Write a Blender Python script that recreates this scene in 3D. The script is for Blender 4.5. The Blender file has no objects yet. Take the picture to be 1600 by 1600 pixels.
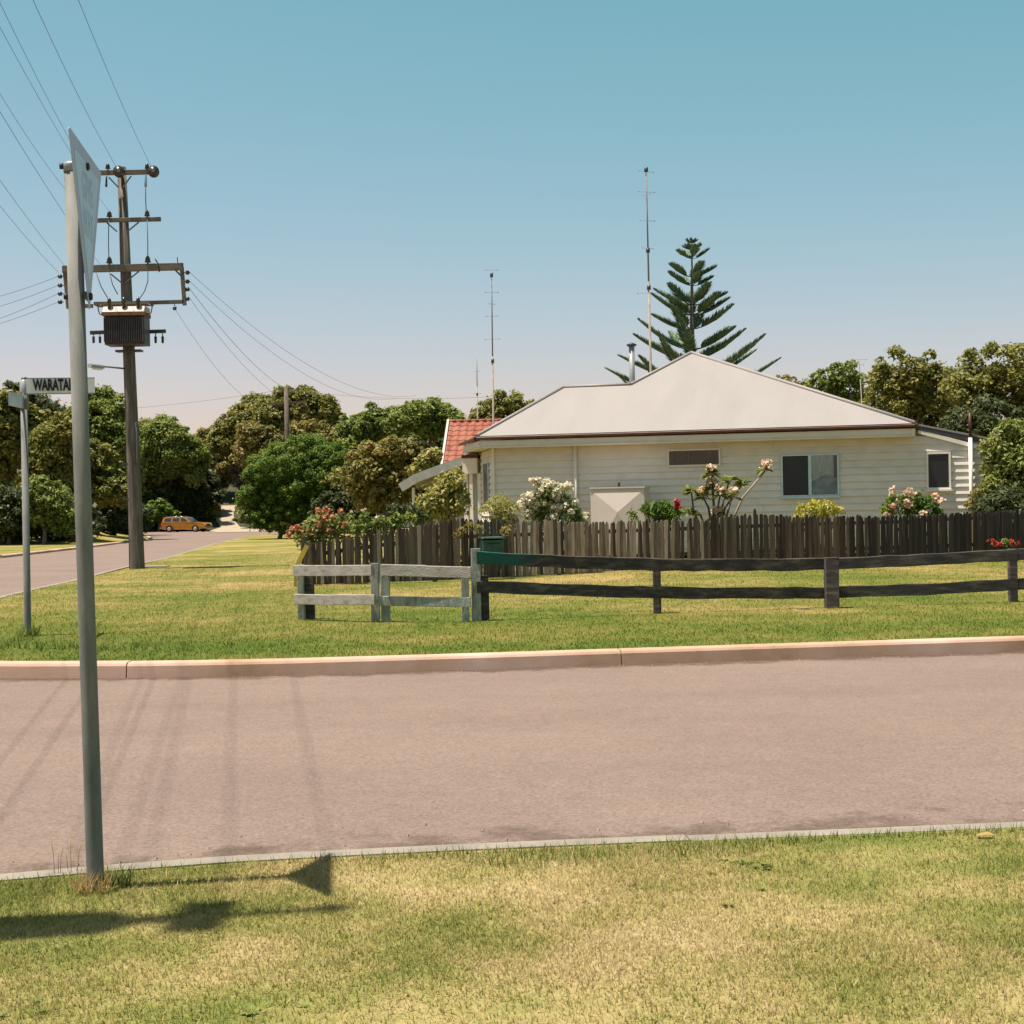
import bpy, bmesh, math, random
import numpy as np
from mathutils import Vector, Matrix
from mathutils.geometry import delaunay_2d_cdt

scene = bpy.context.scene
COL = scene.collection
R = math.radians
rng = np.random.default_rng(11)
random.seed(11)

# ------------------------------------------------------------------ camera
F, ROLL, CX, CY, EYE = 2333.0, R(1.0), 800.0, 795.0, 1.6
cam_data = bpy.data.cameras.new("camera")
cam_data.sensor_width = 36.0
cam_data.lens = 36.0 * F / 1600.0
cam_data.shift_y = -5.0 / 1600.0
cam_data.clip_start, cam_data.clip_end = 0.1, 6000.0
cam = bpy.data.objects.new("camera", cam_data)
COL.objects.link(cam)
cam.matrix_world = Matrix.Translation((0, 0, EYE)) @ Matrix.Rotation(R(90), 4, 'X') @ Matrix.Rotation(-ROLL, 4, 'Z')
scene.camera = cam

# ------------------------------------------------------------------ sky, sun, exposure
SUN_DIR = Vector((-0.987, -0.16, math.tan(R(72.5)))).normalized()      # towards the sun
SUN_EL, SUN_ROT = math.asin(SUN_DIR.z), math.atan2(SUN_DIR.x, SUN_DIR.y)
world = bpy.data.worlds.new("World")
scene.world = world
world.use_nodes = True
wn = world.node_tree.nodes
wl = world.node_tree.links
wn.clear()
w_out = wn.new("ShaderNodeOutputWorld")
w_bg = wn.new("ShaderNodeBackground")
w_sky = wn.new("ShaderNodeTexSky")
w_sky.sky_type = 'NISHITA'
w_sky.sun_disc = False
w_sky.sun_elevation = SUN_EL
w_sky.sun_rotation = SUN_ROT
w_sky.altitude = 0.0
w_sky.air_density = 1.0
w_sky.dust_density = 1.2
w_sky.ozone_density = 1.0
# the print's colour response: per channel, out = a * x ** g (teal overhead, pinkish white at the horizon)
w_sep = wn.new("ShaderNodeSeparateColor")
w_com = wn.new("ShaderNodeCombineColor")
wl.new(w_sky.outputs[0], w_sep.inputs[0])
SKY_UNIT = 0.127
for ch, (a_, g_) in enumerate(((1.93, 1.54), (0.85, 0.63), (0.95, 0.98))):
    n1 = wn.new("ShaderNodeMath"); n1.operation = 'MULTIPLY'; n1.inputs[1].default_value = SKY_UNIT
    n2 = wn.new("ShaderNodeMath"); n2.operation = 'MINIMUM'; n2.inputs[1].default_value = 0.85
    n3 = wn.new("ShaderNodeMath"); n3.operation = 'POWER'; n3.inputs[1].default_value = g_
    n4 = wn.new("ShaderNodeMath"); n4.operation = 'MULTIPLY'; n4.inputs[1].default_value = a_ / SKY_UNIT
    wl.new(w_sep.outputs[ch], n1.inputs[0])
    wl.new(n1.outputs[0], n2.inputs[0])
    wl.new(n2.outputs[0], n3.inputs[0])
    wl.new(n3.outputs[0], n4.inputs[0])
    wl.new(n4.outputs[0], w_com.inputs[ch])
wl.new(w_com.outputs[0], w_bg.inputs[0])
w_bg.inputs[1].default_value = 0.065
wl.new(w_bg.outputs[0], w_out.inputs[0])

sun_data = bpy.data.lights.new("sun", 'SUN')
sun_data.energy = 5.0
sun_data.angle = R(0.53)
sun_data.color = (1.0, 0.93, 0.82)
sun = bpy.data.objects.new("sun", sun_data)
COL.objects.link(sun)
sun.rotation_euler = SUN_DIR.to_track_quat('Z', 'Y').to_euler()
sun.location = (-20, -5, 60)

scene.view_settings.view_transform = 'Standard'
scene.view_settings.look = 'None'
scene.view_settings.exposure = 0.97
scene.view_settings.gamma = 1.0
scene.view_settings.use_curve_mapping = False
scene.cycles.use_denoising = True
scene.cycles.max_bounces = 6
scene.cycles.transparent_max_bounces = 8

# ------------------------------------------------------------------ where a pixel of the photograph lies in the place
def ray(px, py):
    a, b = (px - CX) / F, (CY - py) / F
    return a * math.cos(ROLL) + b * math.sin(ROLL), -a * math.sin(ROLL) + b * math.cos(ROLL)

def P(px, py, Y):
    x, z = ray(px, py)
    return Vector((x * Y, Y, EYE + z * Y))

def sstep(a, b, t):
    t = min(1.0, max(0.0, (t - a) / (b - a)))
    return t * t * (3 - 2 * t)

def gz(X, Y):
    """height of the land"""
    if Y < 11 and X > -60:
        return 0.0
    if X < left_kerb_x(Y) and Y > 15:
        z = 0.0 + 2.2 * sstep(86, 98, Y) * sstep(0.8, 9, left_kerb_x(Y) - X)
        return z + 7.0 * sstep(146, 190, Y)
    z = 0.05 + 0.05 * sstep(17, 31, Y) + 0.10 * sstep(-2, 3, X) * sstep(17, 31, Y)
    z -= 0.10 * sstep(40, 60, Y) * (1 - sstep(-12, -2, X))
    return z + 7.0 * sstep(148, 190, Y)

def lin(pts, t):
    if t <= pts[0][0]:
        return pts[0][1]
    for (a, b), (c, d) in zip(pts, pts[1:]):
        if t <= c:
            return b + (d - b) * (t - a) / (c - a)
    return pts[-1][1]

LEFT_KERB = [(14, -19.0), (63, -21.7), (77.6, -22.7), (94.5, -24.3), (103, -25.0), (118, -29.0), (138, -40.0), (150, -62.0), (400, -62.0)]
def left_kerb_x(Y):
    return lin(LEFT_KERB, Y)

def G(px, py):
    """point of the land seen at a pixel"""
    z = 0.05
    for _ in range(8):
        x, s = ray(px, py)
        Y = (z - EYE) / s
        z = gz(x * Y, Y)
    return Vector((x * Y, Y, z))

# ------------------------------------------------------------------ materials
MAT = {}
SUNLIT = 0.575        # the print is exposed for the shade: sunlit colours kept at their real-world level
SUN_MATS = {'asphalt', 'kerb_pale', 'sand', 'earth', 'galvanised', 'galvanised_pale', 'roof_metal', 'terracotta', 'fibro', 'rail_pale', 'car_orange', 'yellow_paint', 'awning', 'transformer_top', 'gable_white', 'scrub_floor'}
def ramp_node(nt, cols, pos=None):
    n = nt.nodes.new("ShaderNodeValToRGB")
    el = n.color_ramp.elements
    pos = pos or [i / (len(cols) - 1) for i in range(len(cols))]
    while len(el) < len(cols):
        el.new(0.5)
    for e, c, p in zip(el, cols, pos):
        e.position = p
        e.color = (*c, 1)
    return n

def mat(name, cols, rough=0.8, scale=6.0, detail=4.0, bump=0.0, bscale=None, metal=0.0, pos=None, stretch=None,
        rnd=0.0, spec=0.3, coat=0.0, island=0.0, distortion=0.0, spots=None):
    """noise-coloured surface. rnd: share of per-object random, island: share of per-piece random"""
    m = bpy.data.materials.new(name)
    m.use_nodes = True
    nt = m.node_tree
    b = nt.nodes["Principled BSDF"]
    b.inputs["Roughness"].default_value = rough
    b.inputs["Metallic"].default_value = metal
    b.inputs["Specular IOR Level"].default_value = spec
    b.inputs["Coat Weight"].default_value = coat
    tc = nt.nodes.new("ShaderNodeTexCoord")
    src = tc.outputs["Object"]
    if stretch:
        mp = nt.nodes.new("ShaderNodeMapping")
        mp.inputs["Scale"].default_value = stretch
        nt.links.new(src, mp.inputs[0])
        src = mp.outputs[0]
    if rnd:
        oi0 = nt.nodes.new("ShaderNodeObjectInfo")
        ad = nt.nodes.new("ShaderNodeVectorMath")
        ad.operation = 'MULTIPLY_ADD'
        cmb = nt.nodes.new("ShaderNodeCombineXYZ")
        for k in range(3):
            nt.links.new(oi0.outputs["Random"], cmb.inputs[k])
        nt.links.new(cmb.outputs[0], ad.inputs[0])
        ad.inputs[1].default_value = (37, 53, 71)
        nt.links.new(src, ad.inputs[2])
        src = ad.outputs[0]
    if name in SUN_MATS:
        k_ = SUNLIT
        cols = tuple(c * k_ for c in cols) if isinstance(cols[0], (int, float)) else [tuple(c * k_ for c in q) for q in cols]
        if spots:
            spots = (tuple(c * k_ for c in spots[0]), spots[1], spots[2])
    if isinstance(cols[0], (int, float)):
        cols = [tuple(c * 0.85 for c in cols), tuple(min(1, c * 1.12) for c in cols)]
    no = nt.nodes.new("ShaderNodeTexNoise")
    no.inputs["Scale"].default_value = scale
    no.inputs["Detail"].default_value = detail
    no.inputs["Roughness"].default_value = 0.62
    no.inputs["Distortion"].default_value = distortion
    nt.links.new(src, no.inputs["Vector"])
    st = nt.nodes.new("ShaderNodeMapRange")
    st.inputs[1].default_value, st.inputs[2].default_value = 0.3, 0.7
    nt.links.new(no.outputs[0], st.inputs[0])
    fac = st.outputs[0]
    def blend(fac, other, w):
        mx = nt.nodes.new("ShaderNodeMix")
        mx.inputs[0].default_value = w
        nt.links.new(fac, mx.inputs[2])
        nt.links.new(other, mx.inputs[3])
        return mx.outputs[0]
    if rnd:
        fac = blend(fac, oi0.outputs["Random"], rnd)
    if island:
        ge = nt.nodes.new("ShaderNodeNewGeometry")
        fac = blend(fac, ge.outputs["Random Per Island"], island)
    rp = ramp_node(nt, cols, pos)
    nt.links.new(fac, rp.inputs[0])
    colour = rp.outputs[0]
    if spots:                                   # (colour, scale, threshold): worn or stained places with a shape of their own
        c, sc, th = spots
        n3 = nt.nodes.new("ShaderNodeTexNoise")
        n3.inputs["Scale"].default_value = sc
        n3.inputs["Detail"].default_value = 6
        n3.inputs["Roughness"].default_value = 0.7
        nt.links.new(src, n3.inputs["Vector"])
        r3 = ramp_node(nt, [(0, 0, 0), (1, 1, 1)], [th, min(1, th + 0.12)])
        nt.links.new(n3.outputs[0], r3.inputs[0])
        m3 = nt.nodes.new("ShaderNodeMix")
        m3.data_type = 'RGBA'
        nt.links.new(r3.outputs[0], m3.inputs[0])
        nt.links.new(colour, m3.inputs[6])
        m3.inputs[7].default_value = (*c, 1)
        colour = m3.outputs[2]
    nt.links.new(colour, b.inputs["Base Color"])
    if bump:
        n2 = nt.nodes.new("ShaderNodeTexNoise")
        n2.inputs["Scale"].default_value = bscale or scale * 6
        n2.inputs["Detail"].default_value = 5
        nt.links.new(src, n2.inputs["Vector"])
        bp = nt.nodes.new("ShaderNodeBump")
        bp.inputs["Strength"].default_value = min(1, bump)
        bp.inputs["Distance"].default_value = 0.02
        nt.links.new(n2.outputs[0], bp.inputs["Height"])
        nt.links.new(bp.outputs[0], b.inputs["Normal"])
    MAT[name] = m
    return m

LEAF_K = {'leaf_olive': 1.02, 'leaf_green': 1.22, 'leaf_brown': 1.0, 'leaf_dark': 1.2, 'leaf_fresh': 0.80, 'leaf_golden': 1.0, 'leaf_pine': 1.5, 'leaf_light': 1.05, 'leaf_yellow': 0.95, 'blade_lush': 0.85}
def leaf_mat(name, cols, trans=0.32, patch=0.5, pscale=0.6, rough=0.55):
    """leaves: colour differs from leaf to leaf and from patch to patch; some light passes through"""
    m = bpy.data.materials.new(name)
    m.use_nodes = True
    nt = m.node_tree
    b = nt.nodes["Principled BSDF"]
    b.inputs["Roughness"].default_value = rough
    b.inputs["Specular IOR Level"].default_value = 0.25
    ge = nt.nodes.new("ShaderNodeNewGeometry")
    no = nt.nodes.new("ShaderNodeTexNoise")
    no.inputs["Scale"].default_value = pscale
    no.inputs["Detail"].default_value = 3
    nt.links.new(ge.outputs["Position"], no.inputs["Vector"])
    st = nt.nodes.new("ShaderNodeMapRange")
    st.inputs[1].default_value, st.inputs[2].default_value = 0.32, 0.68
    nt.links.new(no.outputs[0], st.inputs[0])
    mx = nt.nodes.new("ShaderNodeMix")
    mx.inputs[0].default_value = patch
    nt.links.new(ge.outputs["Random Per Island"], mx.inputs[2])
    nt.links.new(st.outputs[0], mx.inputs[3])
    rp = ramp_node(nt, [tuple(c * 0.90 * LEAF_K.get(name, 0.85) for c in q) for q in cols])
    nt.links.new(mx.outputs[0], rp.inputs[0])
    nt.links.new(rp.outputs[0], b.inputs["Base Color"])
    tr = nt.nodes.new("ShaderNodeBsdfTranslucent")
    nt.links.new(rp.outputs[0], tr.inputs[0])
    ms = nt.nodes.new("ShaderNodeMixShader")
    ms.inputs[0].default_value = trans
    nt.links.new(b.outputs[0], ms.inputs[1])
    nt.links.new(tr.outputs[0], ms.inputs[2])
    nt.links.new(ms.outputs[0], nt.nodes["Material Output"].inputs[0])
    MAT[name] = m
    return m

GRASS_COLS = [(0.155, 0.21, 0.040), (0.255, 0.285, 0.060), (0.42, 0.385, 0.115), (0.63, 0.49, 0.21), (0.76, 0.585, 0.32)]
def grass_mat(name, cols, soil, pos):
    m = bpy.data.materials.new(name)
    m.use_nodes = True
    nt = m.node_tree
    b = nt.nodes["Principled BSDF"]
    b.inputs["Roughness"].default_value = 0.85
    b.inputs["Specular IOR Level"].default_value = 0.15
    ge = nt.nodes.new("ShaderNodeNewGeometry")
    def noise(sc, det=5, ro=0.65):
        n = nt.nodes.new("ShaderNodeTexNoise")
        n.inputs["Scale"].default_value = sc
        n.inputs["Detail"].default_value = det
        n.inputs["Roughness"].default_value = ro
        nt.links.new(ge.outputs["Position"], n.inputs["Vector"])
        return n.outputs[0]
    def mixv(a, c, w):
        x = nt.nodes.new("ShaderNodeMix")
        x.inputs[0].default_value = w
        nt.links.new(a, x.inputs[2])
        nt.links.new(c, x.inputs[3])
        return x.outputs[0]
    big, mid = noise(0.26, 3, 0.5), noise(1.5, 6)
    f = mixv(big, mid, 0.45)
    st = nt.nodes.new("ShaderNodeMapRange")
    st.inputs[1].default_value, st.inputs[2].default_value = 0.36, 0.64
    nt.links.new(f, st.inputs[0])
    f = st.outputs[0]
    if soil:
        fine = noise(26, 4, 0.8)
        f = mixv(f, fine, 0.42)
    else:
        f = mixv(f, ge.outputs["Random Per Island"], 0.38)
    if name.endswith('far'):                    # drier turf towards the fence, greener by the gutter
        sp = nt.nodes.new("ShaderNodeSeparateXYZ")
        nt.links.new(ge.outputs["Position"], sp.inputs[0])
        dr = nt.nodes.new("ShaderNodeMapRange")
        dr.inputs[1].default_value, dr.inputs[2].default_value = 16.5, 30.0
        dr.inputs[3].default_value, dr.inputs[4].default_value = -0.13, 0.09
        nt.links.new(sp.outputs[1], dr.inputs[0])
        ad = nt.nodes.new("ShaderNodeMath")
        nt.links.new(f, ad.inputs[0])
        nt.links.new(dr.outputs[0], ad.inputs[1])
        f = ad.outputs[0]
    rp = ramp_node(nt, [tuple(c * SUNLIT for c in q) for q in cols], pos)
    nt.links.new(f, rp.inputs[0])
    nt.links.new(rp.outputs[0], b.inputs["Base Color"])
    if not soil:
        tr = nt.nodes.new("ShaderNodeBsdfTranslucent")
        nt.links.new(rp.outputs[0], tr.inputs[0])
        ms = nt.nodes.new("ShaderNodeMixShader")
        ms.inputs[0].default_value = 0.35
        nt.links.new(b.outputs[0], ms.inputs[1])
        nt.links.new(tr.outputs[0], ms.inputs[2])
        nt.links.new(ms.outputs[0], nt.nodes["Material Output"].inputs[0])
    if soil:
        bp = nt.nodes.new("ShaderNodeBump")
        bp.inputs["Strength"].default_value = 0.9
        bp.inputs["Distance"].default_value = 0.03
        nt.links.new(noise(34, 4, 0.8), bp.inputs["Height"])
        nt.links.new(bp.outputs[0], b.inputs["Normal"])
    MAT[name] = m
    return m

grass_mat('lawn_near', GRASS_COLS, True, [0.14, 0.32, 0.46, 0.60, 0.80])
grass_mat('blade_near', GRASS_COLS, False, [0.14, 0.32, 0.46, 0.60, 0.80])
FAR_COLS = [(0.10, 0.165, 0.014), (0.17, 0.207, 0.026), (0.25, 0.242, 0.046), (0.40, 0.31, 0.092), (0.55, 0.39, 0.15)]
grass_mat('lawn_far', FAR_COLS, True, [0.12, 0.33, 0.50, 0.68, 0.86])
grass_mat('blade_far', FAR_COLS, False, [0.12, 0.33, 0.50, 0.68, 0.86])

# asphalt: pale worn bitumen with fine aggregate
mat('asphalt', [(0.278, 0.20, 0.163), (0.308, 0.223, 0.182), (0.334, 0.243, 0.198)], rough=0.9, scale=0.35, detail=9, bump=0.5, bscale=140, spec=0.2)
def add_aggregate(m):
    nt = m.node_tree
    b = nt.nodes["Principled BSDF"]
    link = b.inputs["Base Color"].links[0]
    src = link.from_socket
    tc = nt.nodes.new("ShaderNodeTexCoord")
    vo = nt.nodes.new("ShaderNodeTexNoise")
    vo.inputs["Scale"].default_value = 38
    vo.inputs["Detail"].default_value = 6
    vo.inputs["Roughness"].default_value = 0.85
    nt.links.new(tc.outputs["Object"], vo.inputs["Vector"])
    rp = ramp_node(nt, [(0.62, 0.60, 0.60), (1.0, 1.0, 1.0), (1.30, 1.28, 1.25)], [0.36, 0.5, 0.64])
    nt.links.new(vo.outputs[0], rp.inputs[0])
    mx = nt.nodes.new("ShaderNodeMix")
    mx.data_type = 'RGBA'
    mx.blend_type = 'MULTIPLY'
    mx.inputs[0].default_value = 1
    nt.links.new(src, mx.inputs[6])
    nt.links.new(rp.outputs[0], mx.inputs[7])
    nt.links.new(mx.outputs[2], b.inputs["Base Color"])
add_aggregate(MAT['asphalt'])
def add_tracks(m):
    nt = m.node_tree
    b = nt.nodes["Principled BSDF"]
    src = b.inputs["Base Color"].links[0].from_socket
    tc = nt.nodes.new("ShaderNodeTexCoord")
    mp = nt.nodes.new("ShaderNodeMapping")
    mp.inputs["Rotation"].default_value = (0, 0, R(-7.5))
    mp.inputs["Scale"].default_value = (0.055, 0.8, 1)
    nt.links.new(tc.outputs["Object"], mp.inputs[0])
    no = nt.nodes.new("ShaderNodeTexNoise")
    no.inputs["Scale"].default_value = 1.0
    no.inputs["Detail"].default_value = 4
    nt.links.new(mp.outputs[0], no.inputs["Vector"])
    rp = ramp_node(nt, [(0.94, 0.94, 0.96), (1.0, 1.0, 1.0), (1.03, 1.03, 1.02)], [0.34, 0.52, 0.68])
    nt.links.new(no.outputs[0], rp.inputs[0])
    n2 = nt.nodes.new("ShaderNodeTexNoise")
    n2.inputs["Scale"].default_value = 7.0
    n2.inputs["Detail"].default_value = 8
    n2.inputs["Roughness"].default_value = 0.8
    nt.links.new(tc.outputs["Object"], n2.inputs["Vector"])
    r2 = ramp_node(nt, [(0.90, 0.89, 0.88), (1.0, 1.0, 1.0), (1.10, 1.09, 1.08)], [0.32, 0.5, 0.68])
    nt.links.new(n2.outputs[0], r2.inputs[0])
    for fac in (rp, r2):
        mx = nt.nodes.new("ShaderNodeMix")
        mx.data_type = 'RGBA'
        mx.blend_type = 'MULTIPLY'
        mx.inputs[0].default_value = 1
        nt.links.new(src, mx.inputs[6])
        nt.links.new(fac.outputs[0], mx.inputs[7])
        src = mx.outputs[2]
    nt.links.new(src, b.inputs["Base Color"])
add_tracks(MAT['asphalt'])
mat('kerb_concrete', [(0.25, 0.155, 0.092), (0.37, 0.235, 0.16), (0.43, 0.285, 0.22), (0.52, 0.37, 0.29)], rough=0.92, scale=0.7, detail=9, bump=0.22, bscale=90, spots=((0.23, 0.125, 0.07), 2.4, 0.62))
mat('kerb_pale', [(0.28, 0.24, 0.19), (0.44, 0.38, 0.31)], rough=0.9, scale=3, detail=8, bump=0.4, bscale=60)
mat('earth', (0.22, 0.17, 0.10), rough=0.95, scale=0.05)
mat('scrub_floor', [(0.03, 0.032, 0.014), (0.06, 0.06, 0.025), (0.11, 0.095, 0.04)], rough=0.95, scale=0.9, detail=8, bump=1.0, bscale=3)
mat('sand', [(0.42, 0.33, 0.22), (0.58, 0.47, 0.33)], rough=0.95, scale=2)
mat('galvanised', [(0.20, 0.205, 0.19), (0.28, 0.28, 0.255), (0.37, 0.365, 0.33)], rough=0.75, scale=4, detail=8, metal=0.0, spec=0.15, bump=0.08, bscale=40, stretch=(3, 3, 0.7))
mat('galvanised_pale', [(0.40, 0.42, 0.42), (0.55, 0.57, 0.57)], rough=0.5, scale=8, metal=0.3)
mat('mast_grey', (0.16, 0.16, 0.165), rough=0.6)
mat('steel_dark', (0.055, 0.055, 0.06), rough=0.5, metal=0.3)
mat('bolt_black', (0.02, 0.02, 0.022), rough=0.5)
mat('sign_face', [(0.36, 0.49, 0.64), (0.44, 0.57, 0.72)], rough=0.45, scale=5, detail=8)
mat('sign_border', [(0.32, 0.36, 0.51), (0.40, 0.43, 0.57)], rough=0.5, scale=5, detail=8)
mat('sign_letter', [(0.20, 0.34, 0.50), (0.42, 0.54, 0.68)], rough=0.5, scale=25, detail=8)
mat('blade_white', [(0.70, 0.68, 0.62), (0.82, 0.79, 0.73)], rough=0.5, scale=6)
mat('black_paint', (0.012, 0.012, 0.014), rough=0.5)
mat('blade_back', (0.42, 0.50, 0.55), rough=0.4, metal=0.2)
mat('pole_timber', [(0.06, 0.05, 0.042), (0.115, 0.098, 0.082), (0.19, 0.165, 0.14)], rough=0.92, scale=3, detail=9, bump=0.7, bscale=20, stretch=(5, 5, 0.35))
mat('arm_timber', [(0.09, 0.075, 0.055), (0.18, 0.15, 0.115)], rough=0.9, scale=5, detail=8, bump=0.4, stretch=(0.6, 5, 5))
mat('insulator', (0.03, 0.022, 0.02), rough=0.25, spec=0.6)
mat('transformer_paint', [(0.045, 0.04, 0.042), (0.075, 0.066, 0.066)], rough=0.5, scale=4)
mat('transformer_rust', [(0.15, 0.06, 0.03), (0.24, 0.11, 0.06)], rough=0.8, scale=6)
mat('transformer_top', [(0.60, 0.50, 0.42), (0.72, 0.62, 0.54)], rough=0.6, scale=4)
mat('wire_black', (0.07, 0.08, 0.09), rough=0.6)
mat('lamp_grey', (0.30, 0.32, 0.34), rough=0.4, metal=0.3)

mat('weatherboard', [(0.54, 0.495, 0.445), (0.61, 0.56, 0.505), (0.66, 0.61, 0.555)], rough=0.6, scale=2.5, detail=8, rnd=0.25, bump=0.15, bscale=30, spots=((0.52, 0.45, 0.37), 1.3, 0.64))
mat('trim_white', [(0.66, 0.60, 0.52), (0.74, 0.68, 0.60)], rough=0.55, scale=3)
mat('soffit', (0.62, 0.56, 0.42), rough=0.7, scale=3)
mat('gutter_red', [(0.055, 0.018, 0.012), (0.10, 0.032, 0.02)], rough=0.5, scale=5)
mat('frame_blue', (0.45, 0.56, 0.58), rough=0.5)
mat('flyscreen', (0.018, 0.017, 0.02), rough=0.35, spec=0.4)
mat('window_glass', (0.03, 0.04, 0.045), rough=0.06, spec=0.7)
mat('curtain_brown', [(0.035, 0.024, 0.018), (0.10, 0.075, 0.055)], rough=0.9, scale=4, stretch=(9, 1, 0.4))
mat('curtain_pale', [(0.30, 0.36, 0.34), (0.52, 0.55, 0.50)], rough=0.85, scale=5, stretch=(5, 1, 0.5))
mat('blue_cloth', [(0.10, 0.17, 0.22), (0.32, 0.36, 0.38)], rough=0.9, scale=4, distortion=1.0)
def pane_mat():
    m = bpy.data.materials.new('glass_pane')
    m.use_nodes = True
    nt = m.node_tree
    nt.nodes.remove(nt.nodes["Principled BSDF"])
    tr = nt.nodes.new("ShaderNodeBsdfTransparent")
    gl = nt.nodes.new("ShaderNodeBsdfGlossy")
    gl.inputs["Roughness"].default_value = 0.03
    fr = nt.nodes.new("ShaderNodeFresnel")
    fr.inputs[0].default_value = 1.4
    ms = nt.nodes.new("ShaderNodeMixShader")
    nt.links.new(fr.outputs[0], ms.inputs[0])
    nt.links.new(tr.outputs[0], ms.inputs[1])
    nt.links.new(gl.outputs[0], ms.inputs[2])
    nt.links.new(ms.outputs[0], nt.nodes["Material Output"].inputs[0])
    MAT['glass_pane'] = m
pane_mat()
mat('dark_interior', (0.012, 0.012, 0.014), rough=0.9)
mat('fibro', [(0.86, 0.74, 0.66), (0.95, 0.83, 0.74)], rough=0.8, scale=2, detail=8, spots=((0.72, 0.60, 0.52), 4, 0.62))
mat('terracotta', [(0.30, 0.075, 0.045), (0.40, 0.12, 0.07), (0.46, 0.18, 0.11)], rough=0.8, scale=5, rnd=0.6, bump=0.2)
mat('gable_white', [(0.60, 0.57, 0.53), (0.72, 0.69, 0.65)], rough=0.7, scale=2)
mat('brick_far', [(0.16, 0.05, 0.035), (0.25, 0.09, 0.06)], rough=0.9, scale=12)
mat('awning', [(0.48, 0.47, 0.43), (0.62, 0.60, 0.55)], rough=0.6, scale=4, spots=((0.36, 0.33, 0.26), 3, 0.6))

def roof_metal():
    m = mat('roof_metal', [(0.385, 0.342, 0.318), (0.408, 0.365, 0.340), (0.43, 0.384, 0.358)], rough=0.55, scale=0.6, detail=7, spec=0.3, stretch=(2.0, 0.4, 0.4), spots=((0.34, 0.30, 0.28), 2.2, 0.68))
    nt = m.node_tree
    b = nt.nodes["Principled BSDF"]
    tc = nt.nodes.new("ShaderNodeTexCoord")
    wv = nt.nodes.new("ShaderNodeTexWave")
    wv.wave_type, wv.bands_direction = 'BANDS', 'X'
    wv.inputs["Scale"].default_value = 4.1        # corrugations about 76 mm apart
    nt.links.new(tc.outputs["Object"], wv.inputs["Vector"])
    bp = nt.nodes.new("ShaderNodeBump")
    bp.inputs["Strength"].default_value = 0.1
    bp.inputs["Distance"].default_value = 0.018
    nt.links.new(wv.outputs[1], bp.inputs["Height"])
    nt.links.new(bp.outputs[0], b.inputs["Normal"])
roof_metal()

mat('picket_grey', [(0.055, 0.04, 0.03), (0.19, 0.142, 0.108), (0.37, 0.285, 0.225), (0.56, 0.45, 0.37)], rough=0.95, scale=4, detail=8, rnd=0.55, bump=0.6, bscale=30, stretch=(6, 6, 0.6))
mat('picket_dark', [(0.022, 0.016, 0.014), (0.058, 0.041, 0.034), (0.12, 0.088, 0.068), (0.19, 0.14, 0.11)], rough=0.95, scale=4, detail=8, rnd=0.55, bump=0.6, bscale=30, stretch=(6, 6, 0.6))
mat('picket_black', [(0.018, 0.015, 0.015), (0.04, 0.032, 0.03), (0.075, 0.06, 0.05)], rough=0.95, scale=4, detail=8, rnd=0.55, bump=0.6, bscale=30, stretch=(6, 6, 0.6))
mat('rail_dark', [(0.028, 0.024, 0.023), (0.06, 0.05, 0.046), (0.15, 0.12, 0.10)], rough=0.92, scale=3, detail=9, bump=0.7, bscale=25, stretch=(0.6, 5, 5), spots=((0.30, 0.24, 0.19), 2.2, 0.66))
mat('rail_pale', [(0.38, 0.335, 0.285), (0.58, 0.52, 0.45), (0.70, 0.63, 0.55)], rough=0.9, scale=3, detail=9, bump=0.6, bscale=25, stretch=(0.6, 5, 5), spots=((0.20, 0.17, 0.14), 3.0, 0.63))
mat('post_pale', [(0.14, 0.15, 0.13), (0.33, 0.33, 0.29), (0.50, 0.47, 0.41)], rough=0.92, scale=3, detail=9, bump=0.7, bscale=25, stretch=(4, 4, 1.0), spots=((0.045, 0.036, 0.032), 3.0, 0.56))
mat('post_green', [(0.13, 0.15, 0.125), (0.27, 0.29, 0.245), (0.42, 0.42, 0.36)], rough=0.92, scale=3, detail=9, bump=0.7, bscale=25, stretch=(4, 4, 1.0), spots=((0.06, 0.05, 0.042), 3.0, 0.58))
mat('green_paint', [(0.012, 0.11, 0.075), (0.03, 0.17, 0.12)], rough=0.6, scale=5, detail=8, spots=((0.05, 0.05, 0.045), 4.0, 0.60))
mat('box_green', [(0.012, 0.05, 0.035), (0.03, 0.085, 0.06)], rough=0.5, scale=6)
mat('box_rim', (0.10, 0.18, 0.14), rough=0.6)
mat('yellow_paint', [(0.55, 0.40, 0.05), (0.66, 0.50, 0.09)], rough=0.7, scale=9, spots=((0.20, 0.16, 0.12), 6, 0.6))

mat('car_orange', [(0.60, 0.22, 0.018), (0.66, 0.27, 0.022)], rough=0.35, scale=2, coat=0.5)
mat('car_glass', (0.025, 0.028, 0.03), rough=0.08, spec=0.7)
mat('rubber', (0.018, 0.018, 0.018), rough=0.85)
mat('chrome', (0.55, 0.55, 0.55), rough=0.2, metal=0.9)
mat('hub_cap', (0.40, 0.38, 0.35), rough=0.35, metal=0.6)
mat('lens_red', (0.30, 0.02, 0.015), rough=0.2)
mat('lens_clear', (0.65, 0.65, 0.62), rough=0.15)
mat('bark', [(0.06, 0.045, 0.035), (0.13, 0.10, 0.08), (0.20, 0.16, 0.13)], rough=0.95, scale=4, detail=8, bump=0.8, stretch=(4, 4, 0.8))
mat('bark_pale', [(0.20, 0.16, 0.12), (0.34, 0.28, 0.22)], rough=0.95, scale=4, detail=8, bump=0.6)

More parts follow.
